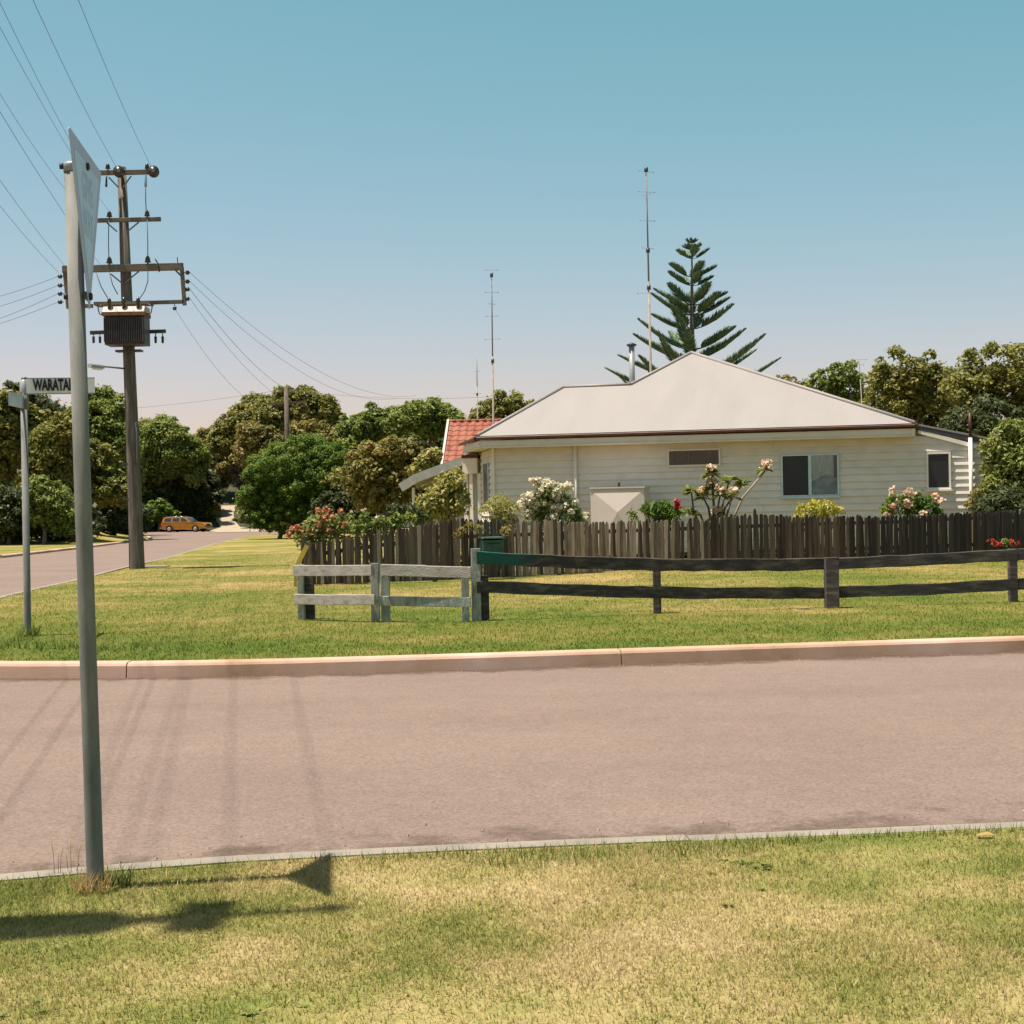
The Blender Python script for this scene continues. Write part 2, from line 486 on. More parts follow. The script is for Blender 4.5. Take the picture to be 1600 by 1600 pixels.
leaf_mat('leaf_olive', [(0.085, 0.098, 0.024), (0.165, 0.172, 0.036), (0.27, 0.245, 0.055), (0.36, 0.30, 0.08)], patch=0.55)
leaf_mat('leaf_green', [(0.055, 0.085, 0.018), (0.11, 0.148, 0.028), (0.19, 0.22, 0.045), (0.28, 0.27, 0.06)], patch=0.5)
leaf_mat('leaf_brown', [(0.095, 0.095, 0.028), (0.185, 0.17, 0.045), (0.29, 0.235, 0.062), (0.38, 0.27, 0.09)], patch=0.6, pscale=0.35)
leaf_mat('leaf_fresh', [(0.052, 0.11, 0.012), (0.10, 0.19, 0.018), (0.18, 0.26, 0.028), (0.32, 0.34, 0.05)], patch=0.5)
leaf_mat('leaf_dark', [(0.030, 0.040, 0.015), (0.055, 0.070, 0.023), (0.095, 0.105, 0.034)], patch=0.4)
leaf_mat('leaf_yellow', [(0.30, 0.30, 0.03), (0.46, 0.42, 0.045), (0.62, 0.52, 0.08)], patch=0.4, pscale=2)
leaf_mat('leaf_pine', [(0.045, 0.085, 0.062), (0.075, 0.125, 0.078), (0.14, 0.165, 0.075)], patch=0.4, trans=0.1)
leaf_mat('leaf_light', [(0.11, 0.15, 0.03), (0.19, 0.22, 0.045), (0.28, 0.28, 0.075)], patch=0.4, pscale=2)
leaf_mat('leaf_golden', [(0.15, 0.17, 0.035), (0.29, 0.28, 0.06), (0.46, 0.40, 0.12)], patch=0.4, pscale=2)
leaf_mat('twig_dead', [(0.18, 0.13, 0.09), (0.30, 0.23, 0.17)], patch=0.3, trans=0.05)
leaf_mat('petal_white', [(0.74, 0.64, 0.42), (0.88, 0.80, 0.58), (0.92, 0.87, 0.70)], patch=0.3, pscale=3)
leaf_mat('petal_pink', [(0.74, 0.42, 0.30), (0.86, 0.62, 0.44), (0.92, 0.80, 0.62)], patch=0.3, pscale=3)
leaf_mat('petal_orange', [(0.55, 0.15, 0.06), (0.62, 0.27, 0.14), (0.66, 0.42, 0.22)], patch=0.3, pscale=3)
leaf_mat('petal_red', [(0.45, 0.03, 0.03), (0.58, 0.07, 0.05)], patch=0.3)
leaf_mat('petal_yellow', [(0.55, 0.46, 0.12), (0.70, 0.62, 0.30)], patch=0.3, pscale=3)
leaf_mat('straw', [(0.40, 0.25, 0.08), (0.52, 0.36, 0.14), (0.58, 0.44, 0.22)], patch=0.3, pscale=4)

# ------------------------------------------------------------------ object helpers
def tag(o, label=None, cat=None, group=None, kind=None):
    for k, v in (('label', label), ('category', cat), ('group', group), ('kind', kind)):
        if v:
            o[k] = v
    return o

def empty(name, loc=(0, 0, 0), rz=0.0, label=None, cat=None, group=None, kind=None):
    o = bpy.data.objects.new(name, None)
    COL.objects.link(o)
    o.location = loc
    o.rotation_euler = (0, 0, rz)
    o.empty_display_size = 0.2
    return tag(o, label, cat, group, kind)

def link(name, me, parent=None, loc=None, rot=None):
    o = bpy.data.objects.new(name, me)
    COL.objects.link(o)
    if parent:
        o.parent = parent
    if loc is not None:
        o.location = loc
    if rot is not None:
        o.rotation_euler = rot
    return o

class MB:
    """collects shapes into one mesh"""
    def __init__(s):
        s.v, s.f, s.sm = [], [], []
    def add(s, vs, fs, smooth=False):
        n = len(s.v)
        s.v += [tuple(v) for v in vs]
        s.f += [tuple(i + n for i in f) for f in fs]
        s.sm += [smooth] * len(fs)
        return s
    def box(s, a, b):
        x0, y0, z0 = a
        x1, y1, z1 = b
        return s.add([(x0, y0, z0), (x1, y0, z0), (x1, y1, z0), (x0, y1, z0), (x0, y0, z1), (x1, y0, z1), (x1, y1, z1), (x0, y1, z1)],
                     [(3, 2, 1, 0), (4, 5, 6, 7), (0, 1, 5, 4), (1, 2, 6, 5), (2, 3, 7, 6), (3, 0, 4, 7)])
    def beam(s, a, b, w, h, up=(0, 0, 1), ch=0.0):
        """rectangular bar from a to b; w across, h along up"""
        a, b, up = Vector(a), Vector(b), Vector(up)
        d = (b - a).normalized()
        sx = d.cross(up).normalized()
        uz = sx.cross(d).normalized()
        if ch:
            q = [(-w/2+ch, -h/2), (w/2-ch, -h/2), (w/2, -h/2+ch), (w/2, h/2-ch), (w/2-ch, h/2), (-w/2+ch, h/2), (-w/2, h/2-ch), (-w/2, -h/2+ch)]
        else:
            q = [(-w/2, -h/2), (w/2, -h/2), (w/2, h/2), (-w/2, h/2)]
        n = len(q)
        vs = [a + sx * x + uz * z for x, z in q] + [b + sx * x + uz * z for x, z in q]
        fs = [tuple(range(n))[::-1], tuple(range(n, 2 * n))] + [(i, (i + 1) % n, n + (i + 1) % n, n + i) for i in range(n)]
        return s.add([tuple(v) for v in vs], fs)
    def tube(s, pts, rad, seg=8, caps=True, smooth=True):
        pts = [Vector(p) for p in pts]
        if not hasattr(rad, '__len__'):
            rad = [rad] * len(pts)
        vs, fs = [], []
        prev = None
        for i, p in enumerate(pts):
            d = (pts[min(i + 1, len(pts) - 1)] - pts[max(i - 1, 0)])
            d = d.normalized() if d.length > 1e-9 else Vector((0, 0, 1))
            if prev is None:
                ref = Vector((0, 0, 1)) if abs(d.z) < 0.9 else Vector((1, 0, 0))
                nx = d.cross(ref).normalized()
            else:
                nx = (prev - d * prev.dot(d)).normalized()
            prev = nx
            ny = d.cross(nx)
            for k in range(seg):
                a = 2 * math.pi * k / seg
                vs.append(tuple(p + (nx * math.cos(a) + ny * math.sin(a)) * rad[i]))
        for i in range(len(pts) - 1):
            for k in range(seg):
                fs.append((i * seg + k, i * seg + (k + 1) % seg, (i + 1) * seg + (k + 1) % seg, (i + 1) * seg + k))
        s.add(vs, fs, smooth)
        if caps:
            n = len(s.v) - len(vs)
            s.f.append(tuple(n + k for k in range(seg))[::-1])
            s.f.append(tuple(n + (len(pts) - 1) * seg + k for k in range(seg)))
            s.sm += [False, False]
        return s
    def prism(s, poly, axis, t0, t1):
        """polygon (pairs) pushed along axis 0/1/2"""
        def mk(p, t):
            l = list(p)
            l.insert(axis, t)
            return tuple(l)
        n = len(poly)
        return s.add([mk(p, t0) for p in poly] + [mk(p, t1) for p in poly],
                     [tuple(range(n))[::-1], tuple(range(n, 2 * n))] + [(i, (i + 1) % n, n + (i + 1) % n, n + i) for i in range(n)])
    def mesh(s, name, m):
        me = bpy.data.meshes.new(name)
        me.from_pydata(s.v, [], s.f)
        me.polygons.foreach_set('use_smooth', s.sm)
        bm = bmesh.new()
        bm.from_mesh(me)
        bmesh.ops.recalc_face_normals(bm, faces=bm.faces)
        bm.to_mesh(me)
        bm.free()
        me.materials.append(MAT[m])
        return me
    def build(s, name, m, parent=None, loc=None, rot=None):
        return link(name, s.mesh(name, m), parent, loc, rot)

def poly_soup(name, V, k, m, parent=None, smooth=False):
    """V (n*k,3): n separate k-gons"""
    V = np.asarray(V, dtype=np.float32).reshape(-1, 3)
    n = len(V) // k
    me = bpy.data.meshes.new(name)
    me.vertices.add(len(V))
    me.vertices.foreach_set('co', V.ravel())
    me.loops.add(n * k)
    me.loops.foreach_set('vertex_index', np.arange(n * k, dtype=np.int32))
    me.polygons.add(n)
    me.polygons.foreach_set('loop_start', np.arange(0, n * k, k, dtype=np.int32))
    me.update(calc_edges=True)
    me.materials.append(MAT[m])
    return link(name, me, parent)

def text_mesh(body, size, m, name, parent, loc, rot, sx=1.0, bold=0.0, extrude=0.0015, align='CENTER'):
    cu = bpy.data.curves.new(name, 'FONT')
    cu.body = body
    cu.size = size
    cu.offset = bold
    cu.extrude = extrude
    cu.resolution_u = 3
    cu.align_x, cu.align_y = align, 'CENTER'
    tmp = bpy.data.objects.new(name, cu)
    COL.objects.link(tmp)
    dg = bpy.context.evaluated_depsgraph_get()
    me = bpy.data.meshes.new_from_object(tmp.evaluated_get(dg))
    bpy.data.objects.remove(tmp)
    for v in me.vertices:
        v.co.x *= sx
    me.materials.clear()
    me.materials.append(MAT[m])
    return link(name, me, parent, loc, rot)

# ------------------------------------------------------------------ ground
def in_poly(x, y, poly):
    c = False
    j = len(poly) - 1
    for i in range(len(poly)):
        xi, yi = poly[i]
        xj, yj = poly[j]
        if (yi > y) != (yj > y) and x < (xj - xi) * (y - yi) / (yj - yi) + xi:
            c = not c
        j = i
    return c

def sheet(name, poly, grids, zf, m, skirt=0.25):
    pts = [Vector(p) for p in poly]
    n = len(pts)
    edges = [(i, (i + 1) % n) for i in range(n)]
    for (x0, x1, y0, y1, st) in grids:
        for x in np.arange(x0, x1, st):
            for y in np.arange(y0, y1, st):
                if in_poly(x, y, poly):
                    pts.append(Vector((x + 1e-3, y + 1e-3)))
    vs, es, fs, *_ = delaunay_2d_cdt(pts, edges, [], 1, 1e-4)
    mb = MB()
    mb.add([(v.x, v.y, zf(v.x, v.y)) for v in vs], [tuple(f) for f in fs], True)
    o = mb.build(name, m)
    for p in o.data.polygons:
        if p.normal.z < 0:
            p.flip()
    return tag(o, kind='structure')

def resample(pts, step):
    out = [Vector(pts[0])]
    for a, b in zip(pts, pts[1:]):
        a, b = Vector(a), Vector(b)
        n = max(1, int((b - a).length / step))
        out += [a + (b - a) * (k / n) for k in range(1, n + 1)]
    return out

def smooth_line(pts, it=2):
    pts = [Vector(p) for p in pts]
    for _ in range(it):
        q = [pts[0]]
        for a, b in zip(pts, pts[1:]):
            q += [a * 0.75 + b * 0.25, a * 0.25 + b * 0.75]
        q.append(pts[-1])
        pts = q
    return pts

# kerb lines (plan), left to right
FAR_KERB = [(-9.15, 24.0), (-8.95, 21.0), (-8.55, 18.9), (-7.8, 17.3), (-6.7, 16.35), (-5.4, 15.95), (-3.35, 15.72), (-1.37, 15.88), (1.36, 16.28), (5.71, 16.92), (12, 17.86), (24, 19.65), (60, 25.0)]
SIDE_KERB = [(-9.15, 24.0), (-9.65, 28.0), (-10.3, 35.5), (-12.4, 53.0), (-15.9, 79.8), (-18.7, 106.0), (-18.4, 113), (-15.0, 119), (-5, 122), (40, 126)]
NEAR_EDGE = [(-6.9, -20), (-6.9, 2.5), (-6.5, 4.0), (-5.8, 4.95), (-4.9, 5.62), (-3.9, 6.08), (-2.9, 6.36), (-2.28, 6.56), (-1.49, 6.81), (-0.62, 6.95), (0.58, 7.09), (2.47, 7.29), (10, 8.09), (60, 13.4)]

near_poly = [tuple(p) for p in smooth_line(NEAR_EDGE)] + [(60, -20)]
sheet('near_verge', near_poly, [(-6, 8, 2, 9, 0.5)], lambda x, y: 0.0, 'lawn_near')
far_poly = [tuple(p) for p in smooth_line(FAR_KERB)[1:]][::-1] + SIDE_KERB + [(400, 140), (400, 60)]
sheet('far_verge', far_poly, [(-10, 20, 16, 60, 1.0), (-19, 60, 60, 125, 4.0)], gz, 'lawn_far')
left_poly = [(x, y) for y, x in LEFT_KERB[:-1]] + [(-400, 150), (-400, 14)]
sheet('left_verge', left_poly, [(-70, -19, 15, 150, 2.5)], gz, 'lawn_far')
end_poly = [(-400, 154), (-62, 154), (-34, 150), (-20, 146), (40, 150), (400, 160), (400, 330), (-400, 330)]
sheet('end_hill', end_poly, [(-80, 60, 148, 200, 3)], lambda x, y: -0.02 + 7.0 * sstep(147, 190, y), 'scrub_floor')
road = MB()
road.add([(-120, -40, -0.1), (120, -40, -0.1), (120, 156, -0.1), (-120, 156, -0.1)], [(0, 1, 2, 3)])
tag(road.build('road', 'asphalt'), kind='structure')
gd = MB()
ring = [(3000 * math.cos(a), 3000 * math.sin(a), -0.5) for a in np.linspace(0, 2 * math.pi, 49)[:-1]]
gd.add(ring, [tuple(range(48))])
tag(gd.build('ground', 'earth'), kind='structure')

def kerb(name, line, prof, m, zf, sec=2.9, side=1, gap=0.012, joint_x=None):
    """kerb run of cast sections; profile (offset outward to the road, height from road)"""
    root = empty(name, (line[0][0], line[0][1], 0), kind='structure')
    pts = resample(line, 0.45)
    L = [0]
    for a, b in zip(pts, pts[1:]):
        L.append(L[-1] + (b - a).length)
    def at(t):
        for i in range(len(L) - 1):
            if t <= L[i + 1] or i == len(L) - 2:
                a, b = pts[i], pts[i + 1]
                d = (b - a).normalized()
                return a + d * (t - L[i]), d
    n = max(1, int(L[-1] / sec))
    bounds = [L[-1] * k / n for k in range(n + 1)]
    if joint_x is not None:
        tj = min(range(len(pts)), key=lambda i: abs(pts[i].x - joint_x))
        st = L[tj] % sec
        bounds = [0.0] + [st + sec * k for k in range(n + 1) if 0.3 < st + sec * k < L[-1] - 0.3] + [L[-1]]
        n = len(bounds) - 1
    for k in range(n):
        t0, t1 = bounds[k] + gap / 2, bounds[k + 1] - gap / 2
        ts = np.linspace(t0, t1, max(2, int((t1 - t0) / 0.5) + 1))
        mb = MB()
        vs, np_ = [], len(prof)
        jit = random.uniform(-0.004, 0.004)
        for t in ts:
            p, d = at(t)
            nrm = Vector((d.y, -d.x)) * side
            zt = zf(p.x, p.y)
            for o, h in prof:
                vs.append((p.x + nrm.x * o - root.location.x, p.y + nrm.y * o - root.location.y, (-0.1 - 0.03) + (zt + 0.13 + jit) * h))
        fs = []
        for i in range(len(ts) - 1):
            for j in range(np_ - 1):
                fs.append((i * np_ + j, i * np_ + j + 1, (i + 1) * np_ + j + 1, (i + 1) * np_ + j))
        fs.append(tuple(range(np_)))
        fs.append(tuple((len(ts) - 1) * np_ + j for j in range(np_))[::-1])
        mb.add(vs, fs)
        mb.build('kerb_section', m, root)
    return root

KPROF = [(-0.03, 0.0), (-0.03, 0.98), (0.0, 1.0), (0.13, 0.99), (0.165, 0.93), (0.185, 0.80), (0.205, 0.0)]
kerb('far_kerb', smooth_line(FAR_KERB[:-1]) + [Vector((40, 22.0))], KPROF, 'kerb_concrete', lambda x, y: gz(x, y) + 0.012, sec=5.2, joint_x=1.55)
kerb('near_kerb', smooth_line(NEAR_EDGE[1:-1]) + [Vector((30, 10.2))], [(0.0, 0.0), (0.0, 1.0), (0.13, 0.99), (0.15, 0.9), (0.16, 0.0)], 'kerb_pale', lambda x, y: 0.006, sec=3.2, side=-1)
kerb('side_kerb', SIDE_KERB[:6], [(-0.02, 0.0), (-0.02, 1.0), (0.14, 0.99), (0.18, 0.8), (0.2, 0.0)], 'kerb_pale', lambda x, y: gz(x, y) + 0.008, sec=6.0, side=-1)
kerb('left_kerb', [(x, y) for y, x in LEFT_KERB[1:6]], [(-0.02, 0.0), (-0.02, 1.0), (0.14, 0.99), (0.18, 0.8), (0.2, 0.0)], 'kerb_concrete', lambda x, y: 0.02, sec=6.0, side=1)

def dirt_mat():
    m = bpy.data.materials.new('gutter_dirt')
    m.use_nodes = True
    nt = m.node_tree
    b = nt.nodes["Principled BSDF"]
    b.inputs["Base Color"].default_value = (0.085, 0.05, 0.032, 1)
    b.inputs["Roughness"].default_value = 0.95
    tc = nt.nodes.new("ShaderNodeTexCoord")
    no = nt.nodes.new("ShaderNodeTexNoise")
    no.inputs["Scale"].default_value = 2.2
    no.inputs["Detail"].default_value = 9
    no.inputs["Roughness"].default_value = 0.75
    nt.links.new(tc.outputs["Object"], no.inputs["Vector"])
    at = nt.nodes.new("ShaderNodeAttribute")
    at.attribute_name = 'edge'
    mu = nt.nodes.new("ShaderNodeMath")
    mu.operation = 'MULTIPLY_ADD'
    mu.inputs[1].default_value = 0.34
    nt.links.new(at.outputs["Fac"], mu.inputs[0])
    nt.links.new(no.outputs[0], mu.inputs[2])
    rp = ramp_node(nt, [(0, 0, 0), (0.75, 0.75, 0.75)], [0.60, 0.86])
    nt.links.new(mu.outputs[0], rp.inputs[0])
    tr = nt.nodes.new("ShaderNodeBsdfTransparent")
    ms = nt.nodes.new("ShaderNodeMixShader")
    nt.links.new(rp.outputs[0], ms.inputs[0])
    nt.links.new(tr.outputs[0], ms.inputs[1])
    nt.links.new(b.outputs[0], ms.inputs[2])
    nt.links.new(ms.outputs[0], nt.nodes["Material Output"].inputs[0])
    MAT['gutter_dirt'] = m
dirt_mat()
def dirt_strip(name, line, off, w, side):
    pts = resample(line, 0.3)
    vs, fs, at = [], [], []
    for i, p in enumerate(pts):
        d = (pts[min(i + 1, len(pts) - 1)] - pts[max(i - 1, 0)]).normalized()
        nr = Vector((d.y, -d.x)) * side
        for k, e in ((0, 1.0), (0.25, 0.75), (1.0, 0.0)):
            q = p + nr * (off + w * k)
            vs.append((q.x, q.y, -0.0955))
            at.append(e)
    for i in range(len(pts) - 1):
        for k in range(2):
            fs.append((3*i + k, 3*i + k + 1, 3*i + k + 4, 3*i + k + 3))
    o = MB().add(vs, fs).build(name, 'gutter_dirt')
    a = o.data.attributes.new('edge', 'FLOAT', 'POINT')
    a.data.foreach_set('value', at)
    tag(o, kind='structure')
dirt_strip('gutter_dirt', smooth_line(FAR_KERB[:-1]), 0.2, 0.42, 1)
dirt_strip('gutter_dirt', smooth_line(NEAR_EDGE[1:-1]), 0.15, 1.05, -1)

# ------------------------------------------------------------------ grass blades
def blades(name, pts, hmin, hmax, w, m, label, lean=0.9):
    n = len(pts)
    a = rng.uniform(0, 2 * np.pi, n)
    h = rng.uniform(hmin, hmax, n)
    l = h * rng.uniform(0.2, lean, n)
    sx, sy = np.cos(a), np.sin(a)
    b = a + rng.uniform(0.9, 2.2, n)
    ww = w * rng.uniform(0.6, 1.4, n)
    V = np.empty((n, 3, 3), dtype=np.float32)
    V[:, 0, 0] = pts[:, 0] - sx * ww / 2
    V[:, 0, 1] = pts[:, 1] - sy * ww / 2
    V[:, 1, 0] = pts[:, 0] + sx * ww / 2
    V[:, 1, 1] = pts[:, 1] + sy * ww / 2
    V[:, 0, 2] = V[:, 1, 2] = pts[:, 2] - 0.004
    V[:, 2, 0] = pts[:, 0] + np.cos(b) * l
    V[:, 2, 1] = pts[:, 1] + np.sin(b) * l
    V[:, 2, 2] = pts[:, 2] + h
    o = poly_soup(name, V, 3, m)
    return tag(o, label, 'grass', kind='stuff')

def in_poly_np(x, y, poly):
    c = np.zeros(len(x), dtype=bool)
    j = len(poly) - 1
    for i in range(len(poly)):
        xi, yi = poly[i]
        xj, yj = poly[j]
        if yi != yj:
            c ^= ((yi > y) != (yj > y)) & (x < (xj - xi) * (y - yi) / (yj - yi) + xi)
        j = i
    return c

def scatter(poly, x0, x1, y0, y1, n, zf, keep=None):
    xs, ys = rng.uniform(x0, x1, n), rng.uniform(y0, y1, n)
    k = in_poly_np(xs, ys, poly)
    xs, ys = xs[k], ys[k]
    if keep is not None:
        k = keep(xs, ys)
        xs, ys = xs[k], ys[k]
    zs = np.array([zf(x, y) for x, y in zip(xs, ys)]) if zf else np.zeros(len(xs))
    return np.stack([xs, ys, zs], 1)

vn = np.random.default_rng(5).uniform(0, 1, (64, 64))
def vnoise(x, y, s):
    x, y = x * s, y * s
    i, j = np.floor(x).astype(int), np.floor(y).astype(int)
    u, v = x - i, y - j
    u, v = u * u * (3 - 2 * u), v * v * (3 - 2 * v)
    g = lambda a, b: vn[a % 64, b % 64]
    return (g(i, j) * (1 - u) + g(i + 1, j) * u) * (1 - v) + (g(i, j + 1) * (1 - u) + g(i + 1, j + 1) * u) * v

near_in = [(x + 0.0, y - 0.03) for x, y in near_poly]
pts = scatter(near_in, -4.2, 4.6, 3.9, 7.7, 520000, None, lambda x, y: 0.25 + 0.95 * vnoise(x, y, 1.7) > rng.random(len(x)) * 1.1)
blades('verge_grass', pts, 0.008, 0.026, 0.005, 'blade_near', 'short dry yellow green mown grass on the near roadside verge', 1.9)
# longer green growth along the near kerb
NEX, NEY = [p[0] for p in NEAR_EDGE[2:]], [p[1] for p in NEAR_EDGE[2:]]
pts = scatter(near_in, -4.2, 4.6, 5.7, 7.7, 90000, None,
              lambda x, y: (np.interp(x, NEX, NEY) - y < 0.06 + 0.45 * vnoise(x, y, 2.1) ** 2) & (rng.random(len(x)) < 0.6))
leaf_mat('blade_lush', [(0.12, 0.165, 0.028), (0.19, 0.23, 0.042), (0.31, 0.30, 0.085)], trans=0.15, patch=0.4, pscale=3)
blades('kerb_grass', pts, 0.02, 0.055, 0.006, 'blade_lush', 'longer green grass fringe growing along the near kerb', 1.0)
pts = scatter(far_poly, -13, 14.5, 15.8, 62.0, 620000, gz, lambda x, y: np.where(y < 18, 1.0, (18 / y) ** 2.2) > rng.random(len(x)))
blades('far_verge_grass', pts, 0.014, 0.04, 0.012, 'blade_far', 'sunlit green and yellow lawn on the corner across the road', 1.6)
def rosettes(name, pts, rmin, rmax, m, label, k=7):
    V = []
    for (x, y, z) in pts:
        r = random.uniform(rmin, rmax)
        a0 = random.uniform(0, 6.28)
        for i in range(k):
            a = a0 + i * 6.283 / k + random.uniform(-.3, .3)
            L = r * random.uniform(.6, 1.2)
            d = Vector((math.cos(a), math.sin(a), random.uniform(.15, .6)))
            sd = Vector((-math.sin(a), math.cos(a), 0)) * L * .28
            p = Vector((x, y, z + .004))
            V += [p, p + d * L * .6 + sd, p + d * L + Vector((0, 0, -.15 * L)), p + d * L * .6 - sd]
    o = poly_soup(name, np.array([tuple(v) for v in V]), 4, m)
    return tag(o, label, 'weeds', kind='stuff')
wp = scatter(near_in, -4.0, 4.4, 4.2, 7.3, 420, None, lambda x, y: vnoise(x, y, 1.1) > 0.55)
rosettes('verge_weeds', wp, 0.02, 0.055, 'blade_lush', 'small flat green weeds scattered in the near verge')
wp = scatter(near_in, -4.0, 4.4, 4.2, 7.3, 5200, None, lambda x, y: vnoise(x + 9, y, 0.9) > 0.42)
blades('dead_grass', wp, 0.012, 0.03, 0.007, 'straw', 'scattered dead straw coloured grass stalks in the near verge', 3.2)
gp = []
for p in resample(smooth_line(NEAR_EDGE[3:-1]), 0.02):
    if -4 < p.x < 5 and random.random() < 0.55:
        gp.append((p.x + random.gauss(0, .05), p.y + 0.35 + abs(random.gauss(0, .35)), -0.096))
for p in resample(smooth_line(FAR_KERB[4:-1]), 0.02):
    if -6 < p.x < 9 and random.random() < 0.5:
        gp.append((p.x + random.gauss(0, .05), p.y - 0.22 - abs(random.gauss(0, .12)), -0.098))
V = []
for (x, y, z) in gp:
    r = random.uniform(.003, .010)
    t = [Vector((x + r * math.cos(q), y + r * math.sin(q), z)) for q in (random.random(), 2.2 + random.random(), 4.2 + random.random())]
    ap = Vector((x, y, z + r * 1.2))
    for i in range(3):
        V += [t[i], t[(i + 1) % 3], ap]
mat('grit', [(0.10, 0.07, 0.05), (0.28, 0.21, 0.16), (0.42, 0.34, 0.27)], rough=0.9, scale=3, island=0.9)
tag(poly_soup('gutter_grit', np.array([tuple(v) for v in V]), 3, 'grit'), 'loose gravel and grit along both road edges', 'gravel', kind='stuff')
# long tufts against posts and fence foot
def tufts(name, spots, n, spread, hmin, hmax, w, m, label, cat='grass tuft', kind=None, parent=None):
    pts = []
    for (x, y, z) in spots:
        for _ in range(n):
            r, a = spread * math.sqrt(random.random()), random.uniform(0, 6.283)
            pts.append((x + r * math.cos(a), y + r * math.sin(a), z))
    o = blades(name, np.array(pts), hmin, hmax, w, m, label, 0.8)
    o['category'] = cat
    if kind:
        o['kind'] = kind
    else:
        o['kind'] = 'thing'
    return o

# ------------------------------------------------------------------ give way sign at the near kerb
def give_way_sign():
    base = G(149.5, 1388)
    top = P(112.5, 250, base.y)
    root = empty('give_way_sign', base, 0, 'faded triangular GIVE WAY sign on a tall galvanised pole at the near kerb', 'road sign')
    t = top - base
    MB().tube([(0, 0, -0.3), (0, 0, 0), t * 0.5, t * 0.985], [0.0365, 0.0365, 0.0355, 0.0345], 28).build('pole', 'galvanised', root)
    d = t.normalized()
    MB().tube([t * 0.983, t * 0.993, t * 0.996, t * 0.997], [0.037, 0.037, 0.034, 0.02], 24).build('cap', 'galvanised_pale', root)
    # plate: inverted triangle, face towards +X, its top edge running away from the camera
    side, hgt = 0.82, 0.70
    ztop = 3.175
    c = t * (ztop / t.z)                                  # pole axis at the top edge
    face = Vector((1, 0.12, 0)).normalized()
    along = Vector((-0.12, 1, 0)).normalized()
    off = face * 0.052
    rot = Matrix((along, d, face)).transposed()          # local x along, y up, z out of the face
    org = c + off - d * hgt
    def tri(s, r=0.035, n=6):
        """rounded inverted triangle about the tip, scaled about the centroid"""
        corners = [Vector((0, 0)), Vector((side / 2, hgt)), Vector((-side / 2, hgt))]
        cen = Vector((0, hgt * 2 / 3))
        corners = [cen + (q - cen) * s for q in corners]
        out = []
        for i in range(3):
            p, a, b = corners[i], corners[i - 1], corners[(i + 1) % 3]
            p0, p1 = p + (a - p).normalized() * r, p + (b - p).normalized() * r
            for k in range(n + 1):
                u = k / n
                out.append(p0 * (1 - u) ** 2 + p * 2 * u * (1 - u) + p1 * u * u)
        return out
    def place(o):
        o.matrix_local = Matrix.Translation(org) @ rot.to_4x4()
        return o
    plate = place(MB().prism([tuple(q) for q in tri(1.0)], 2, -0.0015, 0.0015).build('plate', 'sign_border', root))
    plate['label'] = 'inverted triangular plate with faded border'
    MB().prism([tuple(q) for q in tri(0.74, 0.035)], 2, 0.0016, 0.0032).build('panel', 'sign_face', plate)
    text_mesh('GIVE', 0.165, 'sign_letter', 'lettering', plate, (0, hgt * 0.755, 0.0036), (0, 0, 0), 0.78, 0.004, 0.0004)
    text_mesh('WAY', 0.165, 'sign_letter', 'lettering', plate, (0, hgt * 0.535, 0.0036), (0, 0, 0), 0.66, 0.004, 0.0004)
    for zy in (hgt * 0.90, hgt * 0.10):
        MB().tube([(0, zy, 0.004), (0, zy, 0.011), (0, zy, 0.015)], [0.017, 0.017, 0.011], 12).build('bolt', 'bolt_black', plate)
        q = org + d * zy - off
        MB().tube([q - face * 0.052, q - face * 0.036], 0.013, 10).build('bolt', 'bolt_black', root)
        br = MB()
        br.beam(q + along * 0.05 + face * 0.045, q - along * 0.05 + face * 0.045, 0.012, 0.03, d)
        br.build('bracket', 'steel_dark', root)
    return base
sb = give_way_sign()
tufts('dry_tuft', [(sb.x + 0.0, sb.y - 0.05, 0)], 150, 0.085, 0.05, 0.125, 0.006, 'straw', 'dry orange straw tuft at the foot of the GIVE WAY sign')
tufts('green_tuft', [(sb.x + 0.09, sb.y + 0.02, 0)], 60, 0.05, 0.06, 0.13, 0.006, 'blade_lush', 'small green grass tuft right of the GIVE WAY sign pole')
for k, (px, py) in enumerate([(92, 1366), (112, 1364)]):
    q = G(px, py)
    w = MB()
    for j in range(3):
        x, y = random.uniform(-.02, .02), random.uniform(-.02, .02)
        hgt = random.uniform(0.10, 0.16)
        w.tube([(x, y, -0.01), (x * 1.4, y, hgt * 0.6), (x * 2, y, hgt)], [0.0015, 0.0012, 0.003], 4)
    o = w.build('roadside_weed', 'straw', None, q)
    tag(o, ['thin seeding weed stalks at the kerb, farther from the GIVE WAY pole', 'thin seeding weed stalks at the kerb, nearer to the GIVE WAY pole'][k], 'weed', 'weeds along the near kerb')

